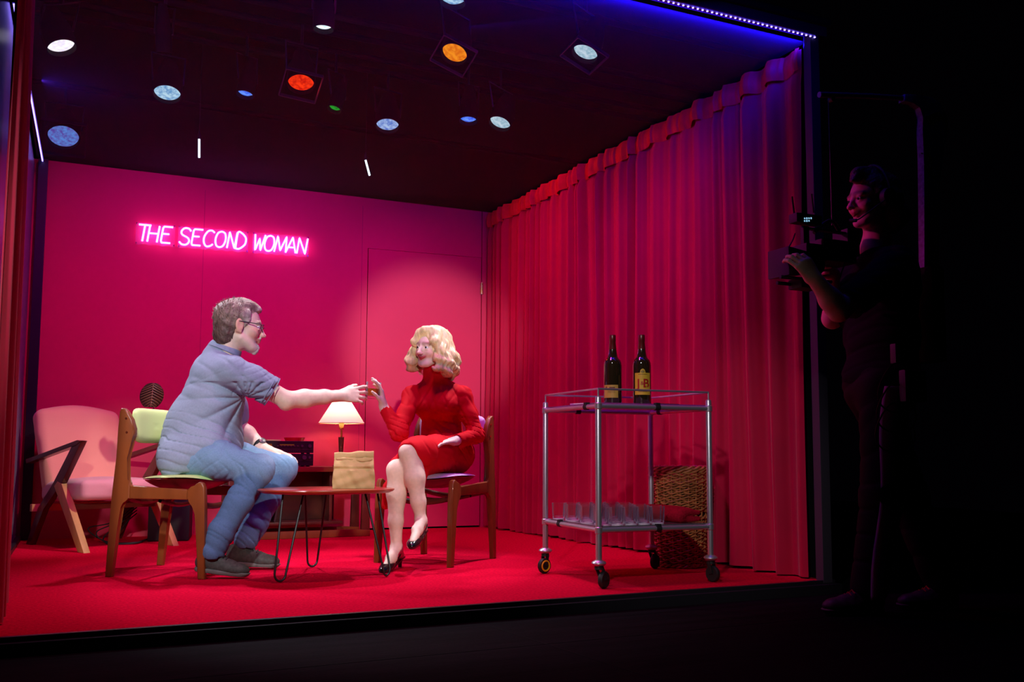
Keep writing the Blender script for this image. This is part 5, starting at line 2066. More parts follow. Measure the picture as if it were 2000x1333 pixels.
def shirt_fold(P):
    d1 = unit((0.30, 0.0, 0.95))
    rad_ = P - armpit
    th = np.arctan2(rad_[..., 2], rad_[..., 0])
    rr = np.sqrt(rad_[..., 0] ** 2 + rad_[..., 2] ** 2) + 1e-6
    m1 = np.exp(-((rr - 0.11) / 0.15) ** 2) * (P[..., 2] < 0.93) * np.clip((4.95 - P[..., 1]) / 0.08, 0, 1)
    fan = (1 - np.abs(np.sin(th * 6.5 + 1.3 * nz(P, 7, 2)))) ** 1.6
    v = 0.013 * fan * m1
    low = np.clip((0.82 - P[..., 2]) / 0.12, 0, 1)
    v += 0.007 * low * creases(P, (0.55, 0.15, 1.0), 0.055, 4, 2.2, 8.0)
    v += 0.004 * np.clip((P[..., 2] - 0.8) / 0.1, 0, 1) * creases(P, (0.9, 0.2, 0.7), 0.09, 9, 2.5, 7.0)
    # sleeve folds
    v += 0.008 * near(P, (0.78, 4.75, 0.94), 0.10) * creases(P, (-0.35, 0.1, 1.0), 0.045, 7, 1.2, 9.0)
    # yoke and armhole seams
    v += 0.0022 * np.exp(-(((P - np.array([0.56, 4.95, 0.955])) @ unit((-0.42, 0.0, 1.0))) / 0.0035) ** 2) * (P[..., 0] < 0.66)
    v += 0.0026 * np.exp(-(((P - np.array([0.695, 4.78, 0.96])) @ unit((0.93, 0.15, -0.25))) / 0.0040) ** 2) * (P[..., 1] < 4.83) * (P[..., 2] > 0.86)
    return v


so = S.mesh('shirt', 0.005, M['shirt'], None, disp=shirt_fold, dmax=0.02, smooth=1)
adopt(so, man)
mb = MB()                                           # sleeve hem band and tab
ring = []
u1 = unit(np.cross(ua, (0, 1, 0)))
u2 = np.cross(ua, u1)
for off_ in (0.0, -0.022):
    mb.tube([V(np.array([0.862, 4.750, 0.890]) + ua * off_ + (u1 * math.cos(t) + u2 * math.sin(t)) * 0.0765) for t in np.linspace(0, 2 * math.pi, 49)[:-1]], 0.0024, 6, closed=True)
tp = np.array([0.862, 4.750, 0.890])
mb.bar(V(tp - ua * 0.05 + np.array([0, -0.02, 0.080])), V(tp + ua * 0.012 + np.array([0.0, -0.018, 0.076])), 0.022, 0.004, up=(0, 0, 1), bev=0.001)
adopt(mb.build('sleeve_hem', M['shirt']), so)
mb = MB()                                           # collar band
cdir = unit((0.42, -0.05, 1.0))
c1, c2 = unit(np.cross(cdir, (0, 1, 0))), None
c2 = np.cross(cdir, c1)


def colf(u, v):
    t = 2 * math.pi * u
    r = 0.081 - 0.006 * v
    c = np.array([0.652, 4.925, 1.108]) + cdir * (-0.012 + 0.036 * v * (0.72 - 0.28 * math.cos(t)))
    return V(c + (c1 * math.cos(t) * 1.04 + c2 * math.sin(t)) * r)


mb.grid(colf, 48, 5, closed_u=True)
adopt(mb.build('collar', M['shirt'], solid=0.004, angle=180), so)

# jeans
S = Sdf()
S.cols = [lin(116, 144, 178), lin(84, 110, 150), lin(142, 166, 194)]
S.ell((0.475, 4.950, 0.560), (0.130, 0.175, 0.085), k=0.04, col=0)
S.path([(0.470, 4.865, 0.556), (0.62, 4.745, 0.550), (0.785, 4.625, 0.505)], [0.085, 0.088, 0.072], k=0.045, col=0)
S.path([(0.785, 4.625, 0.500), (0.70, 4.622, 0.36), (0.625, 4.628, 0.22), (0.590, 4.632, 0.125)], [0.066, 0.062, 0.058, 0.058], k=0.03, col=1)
S.path([(0.505, 5.045, 0.556), (0.74, 5.015, 0.552), (0.972, 4.985, 0.502)], [0.085, 0.086, 0.071], k=0.045, col=0)
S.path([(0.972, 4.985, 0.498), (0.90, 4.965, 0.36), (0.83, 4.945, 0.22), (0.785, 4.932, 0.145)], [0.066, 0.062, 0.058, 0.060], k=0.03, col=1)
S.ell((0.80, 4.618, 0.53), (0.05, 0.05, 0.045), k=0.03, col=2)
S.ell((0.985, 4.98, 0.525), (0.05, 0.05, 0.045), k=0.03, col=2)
for a in ((0.590, 4.632, 0.075), (0.778, 4.930, 0.085)):
    S.ell(a, (0.05, 0.05, 0.03), k=0.01, op='-')


def jean_fold(P):
    v = 0
    for c, e in (((0.72, 4.62, 0.47), (0.8, 0.1, 0.75)), ((0.91, 4.98, 0.47), (0.8, 0.1, 0.75))):
        v = v + 0.012 * near(P, c, 0.10) * creases(P, e, 0.052, 2, 1.4, 9)
    for c in ((0.595, 4.63, 0.15), (0.79, 4.93, 0.17)):
        v = v + 0.009 * near(P, c, 0.12) * creases(P, (0.7, 0.5, 1), 0.06, 5, 2.2, 12)
    v = v + 0.009 * near(P, (0.60, 4.78, 0.60), 0.15) * creases(P, (-0.5, 0.1, 1), 0.055, 8, 1.5, 8)
    v = v + 0.003 * creases(P, (0.8, 0.3, 0.5), 0.09, 12, 2, 8)
    return v


jo = S.mesh('jeans', 0.005, M['jeans'], None, disp=jean_fold, dmax=0.02, smooth=1)
adopt(jo, man)
mb = MB()
for (pp, rr_) in (([(0.475, 4.762, 0.60), (0.46, 4.765, 0.56), (0.40, 4.79, 0.535)], 0.0016), ([(0.53, 4.735, 0.60), (0.50, 4.75, 0.565), (0.478, 4.760, 0.545)], 0.0016)):
    mb.tube(bez(pp, 5), rr_, 5)
adopt(mb.build('stitching', M['denimseam']), jo)
# belt end and watch
mb = MB()
wc = np.array(wr2) - unit((0.90, -0.38, -0.22)) * 0.030
wd_ = unit((0.11, -0.145, -0.113))
w1 = unit(np.cross(wd_, (0, 0, 1)))
w2 = np.cross(wd_, w1)
wc = np.array(wr2) - wd_ * 0.038


def wf(u, v):
    t = 2 * math.pi * u
    return V(wc + wd_ * (0.020 * (v - 0.5)) + (w1 * math.cos(t) + w2 * math.sin(t)) * 0.0330)


mb.grid(wf, 32, 3, closed_u=True)
wo = mb.build('watch', M['rubber'], solid=0.004, angle=180)
adopt(wo, man)
mb = MB()
td = unit(w2 if w2[2] > 0 else -w2)
td = unit(td * 0.8 + np.array([0, -0.5, 0]))
rot = V((0, 0, 1)).rotation_difference(V(td)).to_matrix()
mb.lathe([(0, -0.004), (0.018, -0.004), (0.019, 0.004), (0.015, 0.006), (0, 0.0065)], V(wc + td * 0.036), 28, rot=rot)
adopt(mb.build('watch_case', M['stereo_lt']), wo)
shoe(man, (0.510, 4.675, 0.035), (0.745, 4.560, 0.004), 0.03, 'near dark grey running shoe')
shoe(man, (0.690, 4.965, 0.022), (0.945, 4.865, 0.004), 0.02, 'far dark grey running shoe')

# ------------------------------------------------------------------ whisky glass between the two hands
gc = W(727.5, 779, 4.895)
wg = thing('whisky_glass', 'tumbler of amber whisky held between the man and the woman', 'glass', gc)
gx = Matrix.Rotation(rad(4), 3, 'Y')
adopt(MB().lathe([(0, 0.0), (0.034, 0.0), (0.0365, 0.004), (0.040, 0.088), (0.0382, 0.088), (0.0345, 0.014), (0, 0.010)], gc, 40, rot=gx).build('tumbler', M['glass'], angle=50), wg)
adopt(MB().lathe([(0, 0.011), (0.0338, 0.0145), (0.0362, 0.052), (0, 0.052)], gc, 40, rot=gx).build('whisky', M['whisky'], angle=50), wg)

# ------------------------------------------------------------------ the woman
wom = thing('person', 'blonde woman in a red dress sitting cross-legged on the lilac chair', 'person', (1.82, 4.93, 0.0))
HWm = W(842, 683, 4.90)
S = Sdf()
S.cols = [lin(236, 208, 192), lin(178, 52, 60), lin(128, 92, 66), lin(234, 184, 170), lin(242, 222, 212)]
fw = unit((-0.84, -0.54, -0.04))
head(S, HWm, tuple(fw), (0.04, -0.06, 1), 0.93, 0, 1, 2, 3, False)
whf = (S.O.copy(), S.M.copy(), S.S)
S.frame()
S.cap(np.array(HWm) + np.array([0.02, 0.018, -0.05]), (1.800, 4.93, 0.99), 0.043, 0.047, k=0.02, col=0)
S.path([(1.800, 4.93, 0.99), (1.82, 4.94, 0.85), (1.845, 4.95, 0.70), (1.86, 4.95, 0.58)], [0.06, 0.065, 0.06, 0.08], k=0.05)
# her left arm (lap) and right arm (glass)
lS, lE, lW_ = (1.930, 4.855, 0.908), (1.985, 4.79, 0.685), (1.825, 4.715, 0.652)
rS, rE, rW_ = (1.675, 4.995, 0.908), (1.545, 4.80, 0.690), (1.478, 4.880, 0.842)
for a, b_, c in ((lS, lE, lW_), (rS, rE, rW_)):
    S.cap((1.80, 4.93, 0.95), a, 0.05, 0.045, k=0.04)
    S.path([a, b_, c], [0.043, 0.036, 0.021], k=0.02)
hand(S, lW_, (-0.93, -0.30, -0.10), (-0.05, 0.05, -1), (-0.3, -0.85, 0.1), 0.88, ((0.10, 0.3, 0.25), (0.12, 0.3, 0.25), (0.15, 0.3, 0.3), (0.2, 0.35, 0.3)), 0.07, thumb=(-0.8, -0.30, 0.15) if False else (-0.75, 0.45, -0.1), tcurl=0.1, col=0, ncol=4)
hand(S, rW_, (-0.16, 0.04, 1), (-1, 0.1, -0.1), (-0.15, -1, 0.05), 0.88, ((0.30, 0.35, 0.25), (0.25, 0.35, 0.25), (0.25, 0.35, 0.25), (0.25, 0.35, 0.25)), 0.03, thumb=(-0.75, -0.45, 0.65), tcurl=0.1, col=0, ncol=4)
S.frame()
lk, la = (1.540, 4.615, 0.592), W(822, 1018, 4.575)
rk, ra_ = (1.492, 4.665, 0.500), (1.492, 4.655, 0.100)
S.path([(1.91, 4.89, 0.565), (1.72, 4.75, 0.575), lk], [0.075, 0.066, 0.050], k=0.03)
S.path([lk, (1.562, 4.585, 0.46), (1.580, 4.578, 0.34), la], [0.050, 0.047, 0.036, 0.026], k=0.025)
S.ell((1.575, 4.605, 0.465), (0.045, 0.045, 0.095), k=0.02)
S.path([(1.80, 5.02, 0.565), (1.64, 4.84, 0.555), rk], [0.075, 0.065, 0.050], k=0.03)
S.path([rk, (1.490, 4.665, 0.38), (1.488, 4.660, 0.24), ra_], [0.050, 0.048, 0.036, 0.027], k=0.025)
S.ell((1.505, 4.69, 0.375), (0.045, 0.045, 0.10), k=0.02)
# feet: hanging one and standing one
lt = W(806, 1060, 4.40)
S.path([la, V(la) * 0.45 + lt * 0.55 + V((0.005, 0, 0.012)), lt], [0.028, 0.026, 0.018], k=0.02)
S.cap(la, V(la) + V((0.022, 0.028, -0.038)), 0.026, 0.023, k=0.02)
rt_ = V((1.398, 4.545, 0.020))
S.path([ra_, (1.448, 4.60, 0.060), tuple(rt_)], [0.029, 0.026, 0.016], k=0.02)
S.cap(ra_, (1.525, 4.700, 0.062), 0.027, 0.023, k=0.02)
wb = S.mesh('body', 0.0040, M['skin'], None, smooth=1)
adopt(wb, wom)
S.O, S.M, S.S = whf
eyes(S, wom)

# hair: side-parted wavy bob; +y of the head frame is her left, the side towards the audience
H = Sdf()
H.cols = [lin(228, 210, 165), lin(205, 172, 112), lin(240, 230, 205)]
H.O, H.M, H.S = whf
H.ell((-0.026, 0.004, 0.050), (0.112, 0.096, 0.098), k=0.01, col=2)
H.ell((-0.055, 0.005, -0.015), (0.092, 0.102, 0.100), k=0.03, col=0)
H.path([(0.030, 0.050, 0.100), (0.058, 0.078, 0.045), (0.034, 0.092, -0.010), (0.036, 0.100, -0.060), (0.044, 0.098, -0.098)], [0.026, 0.022, 0.026, 0.032, 0.034], k=0.03, col=1)
H.path([(-0.02, 0.085, 0.03), (-0.03, 0.108, -0.05), (-0.020, 0.118, -0.108)], [0.03, 0.042, 0.046], k=0.03, col=0)
H.path([(-0.08, 0.05, 0.0), (-0.105, 0.070, -0.07), (-0.100, 0.080, -0.125)], [0.05, 0.055, 0.050], k=0.04, col=0)
H.path([(-0.09, -0.04, 0.0), (-0.115, -0.050, -0.07), (-0.105, -0.055, -0.120)], [0.05, 0.055, 0.048], k=0.04, col=0)
H.path([(0.055, -0.045, 0.095), (0.078, -0.066, 0.045), (0.050, -0.082, -0.015), (0.050, -0.100, -0.060), (0.052, -0.104, -0.095)], [0.024, 0.018, 0.022, 0.032, 0.032], k=0.025, col=1)
H.path([(-0.02, -0.085, 0.02), (-0.02, -0.105, -0.06), (-0.01, -0.110, -0.100)], [0.03, 0.038, 0.040], k=0.03, col=0)
H.path([(0.055, 0.035, 0.118), (0.075, 0.0, 0.112), (0.074, -0.040, 0.090)], [0.018, 0.018, 0.018], k=0.03, col=2)
H.ell((0.118, 0.008, -0.018), (0.070, 0.060, 0.100), k=0.014, op='-')
H.ell((0.065, 0.0, -0.120), (0.085, 0.066, 0.085), k=0.012, op='-')
Mh, Oh, Sh = whf[1], whf[0], whf[2]


def whair(P):
    q = (P - Oh) @ Mh / Sh
    th = np.arctan2(q[..., 1], q[..., 0] + 0.03)
    wave = 0.35 * np.sin(q[..., 2] * 62 + 1.5 * th)
    strands = np.sin(th * 30 + wave * 6 + 2.5 * nz(P, 18, 3))
    big = np.sin(th * 9 + wave * 3 + 2 * nz(P, 10, 5))
    amp = np.clip((0.10 - q[..., 2]) / 0.1, 0.25, 1)
    curl = np.clip((-0.02 - q[..., 2]) / 0.05, 0, 1)
    return 0.0022 * strands * amp + 0.0055 * big * amp + 0.007 * curl * np.sin(q[..., 2] * 95 + th * 5 + 2 * nz(P, 14, 8))


hb = H.mesh('hair', 0.0035, M['blonde'], None, disp=whair, dmax=0.016)
adopt(hb, wom)
hb['label'] = 'wavy pale blonde shoulder-length hair'
# loose strands over the surface
rs = np.random.RandomState(8)
mb = MB()
for k in range(300):
    th = rs.uniform(-math.pi, math.pi)
    if abs(th) < 1.15:
        continue
    pts = []
    n_ = 9
    z1 = rs.uniform(-0.16, -0.11)
    for i in range(n_):
        t = i / (n_ - 1)
        z = 0.125 * (1 - t) + z1 * t
        if z > 0.03:
            rr_ = math.sqrt(max(0.0, 1 - ((z - 0.05) / 0.101) ** 2))
            rx, ry = 0.114 * rr_, 0.098 * rr_
        else:
            rx, ry = 0.114 + 0.10 * (0.03 - z) * 1.2, 0.099 + 0.29 * (0.03 - z)
            if z < -0.10:
                rx -= (-(z + 0.10)) * 0.9
                ry -= (-(z + 0.10)) * 0.9
        a = th + 0.10 * math.sin(z * 62 + 1.5 * th)
        rj = 1 + 0.02 * rs.normal()
        cxx = -0.028 - 0.03 * max(0, 0.03 - z) / 0.15
        pts.append(V(Oh + Mh @ (np.array([cxx + rx * rj * math.cos(a), 0.004 + ry * rj * math.sin(a), z]) * Sh)))
    mb.tube(bez(pts, 3), 0.0011, 4)
st_ = mb.build('hair_strands', mat('blonde_strand', lin(236, 220, 178), 0.35))
st_['kind'] = 'stuff'
adopt(st_, hb)

# dress: bodice, sleeves, skirt
S = Sdf()
S.cols = [(0.62, 0.004, 0.018)]
tf = unit((-0.62, -0.78, 0))
tl = unit((0.78, -0.62, 0))
S.ell((1.812, 4.925, 0.905), (0.088, 0.132, 0.080), k=0.05, x=tuple(tf))
S.ell((1.822, 4.935, 0.835), (0.108, 0.142, 0.080), k=0.05, x=tuple(tf))
for q in (-1, 1):
    c = np.array([1.805, 4.918, 0.850]) + tf * 0.052 + tl * 0.058 * q
    S.ell(c, (0.048, 0.060, 0.055), k=0.05, x=tuple(tf))
S.ell((1.842, 4.950, 0.715), (0.096, 0.118, 0.110), k=0.05, x=tuple(tf))
S.ell((1.860, 4.955, 0.590), (0.125, 0.165, 0.105), k=0.05, x=tuple(tf))
S.cap((1.803, 4.93, 0.960), (1.790, 4.924, 1.034), 0.074, 0.072, k=0.03)
for a, b_, c in ((lS, lE, lW_), (rS, rE, rW_)):
    a, b_, c = np.array(a), np.array(b_), np.array(c)
    S.cap((1.80, 4.93, 0.940), a, 0.058, 0.048, k=0.04)
    e_ = c - unit(c - b_) * 0.020
    S.path([a, (a + b_) / 2, b_, e_], [0.047, 0.044, 0.042, 0.033], k=0.03)
    S.cap(c - unit(c - b_) * 0.012, c + unit(c - b_) * 0.09, 0.034, 0.045, k=0.003, op='-')
S.path([(1.900, 4.90, 0.572), (1.74, 4.765, 0.585), (1.610, 4.665, 0.592), (1.545, 4.617, 0.598)], [0.105, 0.092, 0.078, 0.064], k=0.05)
S.path([(1.80, 5.02, 0.565), (1.65, 4.85, 0.552), (1.520, 4.70, 0.510)], [0.100, 0.088, 0.066], k=0.05)
S.box((1.64, 4.775, 0.515), (0.120, 0.055, 0.055), rd=0.03, k=0.05, x=(-0.72, -0.69, 0))
# hanging folds at the hem
S.path([(1.530, 4.725, 0.49), (1.470, 4.742, 0.40), (1.458, 4.748, 0.315)], [0.045, 0.026, 0.020], k=0.03)
S.path([(1.640, 4.700, 0.53), (1.622, 4.672, 0.47), (1.618, 4.665, 0.415)], [0.055, 0.032, 0.018], k=0.03)
# opening round the knees
S.path([(1.500, 4.560, 0.575), (1.545, 4.560, 0.455), (1.570, 4.56, 0.30)], [0.062, 0.062, 0.058], k=0.012)
for i in range(2):
    pr_ = S.p[-1 - i]
    S.p[-1 - i] = pr_[:6] + ('-',)
S.path([(1.465, 4.635, 0.455), (1.480, 4.64, 0.33)], [0.060, 0.062], k=0.012)
pr_ = S.p[-1]
S.p[-1] = pr_[:6] + ('-',)


def dress_fold(P):
    v = 0.008 * near(P, (1.83, 4.85, 0.76), 0.09) * creases(P, (0.15, 0, 1), 0.05, 3, 1.3, 7)
    v = v + 0.008 * near(P, (1.77, 4.84, 0.90), 0.10) * creases(P, (0.75, -0.4, -0.9), 0.075, 6, 1.0, 6)
    v = v + 0.008 * near(P, lE, 0.09) * creases(P, (0.5, 0, 1), 0.035, 2, 1.3, 10)
    v = v + 0.008 * near(P, rE, 0.09) * creases(P, (0.6, 0, 1), 0.035, 4, 1.3, 10)
    v = v + 0.008 * near(P, (1.80, 4.80, 0.55), 0.15) * creases(P, (0.9, -0.3, 0.35), 0.05, 8, 1.5, 7)
    v = v + 0.004 * creases(P, (0.7, -0.3, 0.6), 0.10, 10, 2, 7)
    return v


do = S.mesh('dress', 0.0045, M['dress'], None, disp=dress_fold, dmax=0.016, smooth=1)
adopt(do, wom)
# slingback shoes


def slingback(toe, ball, heelp, floor_z, label):
    T_, B_, H_ = V(toe), V(ball), V(heelp)
    d = (T_ - H_).normalized()
    S = Sdf()
    up = V((0, 0, 1)) - d * d.z
    S.frame(tuple(H_), tuple(d), tuple(up))
    L = (T_ - H_).length
    S.ell((L * 0.86, 0, -0.004), (0.068, 0.034, 0.024), k=0.01)
    S.ell((L * 1.02, 0, -0.006), (0.036, 0.018, 0.014), k=0.02)
    S.ell((L * 0.66, 0, 0.035), (0.060, 0.030, 0.030), k=0.012, op='-')
    o = S.mesh('shoe', 0.0035, M['patent'], None, smooth=1)
    adopt(o, wom)
    o['label'] = label
    mb = MB()
    sidev = V(np.cross(np.array(d), np.array(up)))
    mb.tube(bez([H_ + d * (L * 0.62) + sidev * 0.030 + up * 0.004, H_ + d * 0.03 + sidev * 0.029 + up * 0.026, H_ - d * 0.026 + up * 0.034, H_ + d * 0.03 - sidev * 0.029 + up * 0.026, H_ + d * (L * 0.62) - sidev * 0.030 + up * 0.004], 5), 0.0032, 6)
    adopt(mb.build('strap', M['patent']), o)
    mb = MB()
    mb.prism([(-0.03, -0.024), (L * 0.9, -0.024), (L * 0.9, 0.018), (-0.03, 0.018)] if False else [(-0.026, -0.022), (L * 0.55, -0.024), (L * 0.85, -0.028), (L * 0.85, 0.028), (L * 0.55, 0.024), (-0.026, 0.022)], H_ - up * 0.022, d, sidev, 0.006, 0.001)
    adopt(mb.build('insole', M['patent']), o)
    mb = MB()
    hz = 0.05
    dn_ = V((0, 0, -1)) if floor_z is not None else -V(up)
    a = H_ - up * 0.022 - d * 0.005
    b_ = V((a.x, a.y, 0.0)) if floor_z is not None else a + dn_ * 0.045
    mb.tube([a, a.lerp(b_, 0.5), b_], [0.017, 0.011, 0.010], 12)
    adopt(mb.build('heel', M['heelred'] if floor_z is None else M['patent']), o)


M['heelred'] = mat('dark_red_heel', lin(90, 14, 20), 0.3)
slingback(lt + V((0, 0, -0.006)), lt, V(la) + V((0.022, 0.028, -0.040)), None, 'black slingback shoe with a reddish heel, on the raised foot')
slingback(rt_, rt_, V((1.522, 4.698, 0.066)), 0.0, 'black slingback shoe on the floor')

# ------------------------------------------------------------------ the camera operator in the dark
M['runner_upper'] = mat('grey_violet_runner', (0.055, 0.035, 0.055), 0.5, noise=0.8, nscale=28)
M['redlace'] = mat('red_lace', (0.5, 0.02, 0.03), 0.6)
op = thing('person', 'person in black t-shirt and headset standing in the dark, operating the camera', 'person', (3.10, 2.95, GZ))
S = Sdf()
S.cols = [lin(222, 176, 156), lin(176, 90, 84), lin(90, 60, 46), lin(220, 150, 136), lin(230, 200, 190)]
HO = W(1702, 396, 2.96)
head(S, HO, (-1, 0.12, -0.06), (-0.05, 0, 1), 1.0, 0, 1, 2, 3, False)
ohf = (S.O.copy(), S.M.copy(), S.S)
S.frame()
S.cap(np.array(HO) + np.array([0.035, 0, -0.05]), (3.095, 2.97, 1.46), 0.055, 0.06, k=0.03)
S.path([(3.095, 2.97, 1.46), (3.12, 2.97, 1.2), (3.10, 2.97, 0.92)], [0.065, 0.085, 0.085], k=0.04)
oS, oE = (3.07, 2.84, 1.375), W(1638, 606, 2.84)
oW = W(1592, 546, 2.84)
S.cap((3.09, 2.95, 1.38), oS, 0.06, 0.05, k=0.04)
S.path([oS, oE], [0.052, 0.045], k=0.02)
S.path([oE, V(oE).lerp(oW, 0.35), oW], [0.045, 0.044, 0.028], k=0.02)
hand(S, oW, V(W(1563, 506, 2.85)) - V(oW), (0.2, 1, 0.1), (-0.6, 0.25, 0.6), 0.98, ((0.5, 0.8, 0.6), (0.55, 0.85, 0.6), (0.6, 0.85, 0.6), (0.65, 0.85, 0.6)), 0.05, thumb=(-0.2, 0.6, 0.9), tcurl=0.3, ncol=4)
S.frame()
o2E, o2W = (3.00, 3.14, 1.19), W(1625, 535, 3.06)
S.cap((3.09, 3.0, 1.38), (3.08, 3.12, 1.37), 0.06, 0.05, k=0.04)
S.path([(3.08, 3.12, 1.37), o2E, o2W], [0.052, 0.043, 0.028], k=0.02)
hand(S, o2W, (-0.9, -0.2, 0.15), (0.1, -1, 0.0), (0, 0.1, 1), 0.95, ((0.6, 0.9, 0.6),) * 4, 0.05, thumb=(-0.7, -0.3, 0.7), tcurl=0.3)
S.frame()
legs = (((3.05, 2.91, 0.88), (3.015, 2.90, 0.43), (2.955, 2.935, 0.02)), ((3.12, 3.04, 0.88), (3.21, 2.96, 0.43), (3.33, 2.895, 0.02)))
for h1, k1, a1 in legs:
    S.cap((3.10, 2.97, 0.92), h1, 0.085, 0.07, k=0.03)
    S.path([h1, k1, a1], [0.078, 0.05, 0.036], k=0.03)
adopt(S.mesh('body', 0.0045, M['skin'], None, smooth=1), op)
S.O, S.M, S.S = ohf
eyes(S, op)
H = Sdf()
H.cols = [(0.12, 0.05, 0.03)]
H.O, H.M, H.S = ohf
H.ell((-0.030, 0, 0.046), (0.108, 0.092, 0.096), k=0.01)
H.path([(-0.05, 0.05, 0.0), (-0.075, 0.055, -0.07), (-0.07, 0.05, -0.11)], [0.055, 0.05, 0.035], k=0.03)
H.path([(-0.05, -0.05, 0.0), (-0.075, -0.055, -0.07), (-0.07, -0.05, -0.11)], [0.055, 0.05, 0.035], k=0.03)
H.path([(0.0, 0, 0.125), (0.060, 0.01, 0.115), (0.104, 0.02, 0.086)], [0.035, 0.030, 0.014], k=0.03)
H.ell((0.115, 0, -0.010), (0.062, 0.09, 0.090), k=0.014, op='-')
H.ell((0.060, 0.0, -0.110), (0.07, 0.10, 0.07), k=0.02, op='-')
ho2 = H.mesh('hair', 0.0045, M['brownhair'], None, disp=lambda P: 0.003 * nz(P, 80, 3) + 0.003 * creases(P, (0.8, 0.2, -0.5), 0.02, 3, 1.5, 20))
adopt(ho2, op)
O_, M_, S_ = ohf
hw = lambda p: V(O_ + M_ @ (np.array(p) * S_))
mb = MB()
mb.tube([hw((-0.018 + 0.01 * math.sin(t), 0.104 * math.cos(t), 0.015 + 0.145 * math.sin(t))) for t in np.linspace(0, math.pi, 17)], 0.007, 8)
hs = mb.build('headset', M['rubber'])
adopt(hs, op)
for q in (-1, 1):
    mb = MB()
    rot = V((0, 0, 1)).rotation_difference(V(M_ @ np.array([0, q, 0]))).to_matrix()
    mb.lathe([(0, -0.012), (0.036, -0.012), (0.040, 0.0), (0.034, 0.016), (0, 0.018)], hw((-0.006, q * 0.098, 0.0)), 24, rot=rot)
    adopt(mb.build('ear_cup', M['rubber']), hs)
mb = MB()
mb.tube(bez([hw((-0.006, 0.112, 0.0)), hw((0.05, 0.105, -0.035)), hw((0.115, 0.065, -0.085)), hw((0.135, 0.04, -0.095))], 5), 0.0028, 6)
mb.tube([hw((0.125, 0.05, -0.092)), hw((0.138, 0.025, -0.088))], [0.008, 0.008], 10)
adopt(mb.build('microphone', M['rubber']), hs)
S = Sdf()
S.cols = [(0.012, 0.012, 0.014)]
hs_ = np.array(oS) + (np.array(oE) - np.array(oS)) * 0.84
S.path([(3.09, 2.90, 1.40), oS, tuple(hs_)], [0.075, 0.078, 0.072], k=0.04)
S.path([(3.09, 3.02, 1.40), (3.08, 3.12, 1.37), (3.01, 3.115, 1.24)], [0.075, 0.078, 0.070], k=0.04)
dd_ = unit(np.array(oE) - np.array(oS))
S.box(hs_ + dd_ * 0.085, (0.08, 0.11, 0.11), rd=0.002, k=0.003, op='-', x=tuple(dd_), z=(0, 1, 0))
S.ell((3.11, 2.97, 1.30), (0.135, 0.19, 0.150), k=0.05)
S.ell((3.11, 2.97, 1.10), (0.135, 0.175, 0.20), k=0.06)
S.ell((3.10, 2.97, 0.93), (0.140, 0.18, 0.10), k=0.05)
S.cap((3.10, 2.97, 1.40), (3.09, 2.97, 1.46), 0.08, 0.066, k=0.03)
ts = S.mesh('t_shirt', 0.006, M['tee'], None, disp=lambda P: 0.006 * creases(P, (0.5, 0.1, 0.9), 0.1, 4, 2, 7), dmax=0.008, smooth=1)
adopt(ts, op)
S = Sdf()
S.cols = [(0.012, 0.011, 0.013)]
S.ell((3.10, 2.97, 0.88), (0.135, 0.175, 0.13), k=0.05)
for h1, k1, a1 in legs:
    S.path([h1, k1, (a1[0] + 0.01, a1[1], a1[2] + 0.03)], [0.105, 0.082, 0.075], k=0.04)
tr_o = S.mesh('trousers', 0.006, M['trousers'], None, disp=lambda P: 0.007 * creases(P, (0.2, 0.3, 0.9), 0.16, 4, 2, 6), dmax=0.009, smooth=1)
adopt(tr_o, op)
mb = MB()


def stripe(u, v):
    z = 0.87 - 0.86 * u
    t = u
    cx_ = 3.045 + (2.965 - 3.045) * t - 0.030
    rr_ = 0.104 - 0.028 * t + 0.004
    a = -2.0 + (v - 0.5) * 0.62 - 0.10 * math.sin(u * 9)
    yc = 2.91 + 0.02 * t
    return V((cx_ + 0.028 + (rr_ + 0.002) * math.cos(a), yc + (rr_ + 0.003) * math.sin(a), z + 0.002 * math.sin(u * 60)))


mb.grid(stripe, 60, 6)
adopt(mb.build('side_stripe', M['stripe'], solid=0.003, angle=180), tr_o)
mb = MB()
rs = random.Random(2)
for k in range(3):
    c = V((2.99 - 0.01 * k, 2.78, 0.86 - 0.05 * k))
    mb.tube([c + V((0.10 * math.cos(t), 0.02 * math.sin(t * 2), 0.10 * math.sin(t) - 0.03 * k)) for t in np.linspace(0, 2 * math.pi, 25)[:-1]], 0.0035, 5, closed=True)
adopt(mb.build('cable_loop', M['rubber']), op)
mb = MB().box((3.00, 2.785, 1.0), (0.05, 0.03, 0.08), bev=0.006)
mb.box((3.07, 2.775, 0.87), (0.12, 0.035, 0.13), bev=0.01)
adopt(mb.build('belt_pouch', mat('violet_grey_pouch', (0.05, 0.03, 0.05), 0.5)), op)
s1 = shoe(op, (3.020, 2.915, GZ + 0.006), (2.755, 2.985, GZ + 0.006), 0, 'near running shoe with pale stripes and red laces', 'runner')
s2 = shoe(op, (3.395, 2.870, GZ + 0.006), (3.140, 2.960, GZ + 0.006), 0, 'far running shoe with pale stripes and red laces', 'runner')

# ------------------------------------------------------------------ camera and its support arm
cm = thing('video_camera', 'black video camera with antennas and small lit display, held in the dark', 'camera', W(1600, 500, 2.95))
yc = 2.95


def cbox(mb, x0, y0, x1, y1, yy, th, bev=0.006):
    a, c = W(x0, y0, yy), W(x1, y1, yy)
    mb.box(((a.x + c.x) / 2, yy, (a.z + c.z) / 2), (abs(c.x - a.x), th, abs(a.z - c.z)), bev=bev)


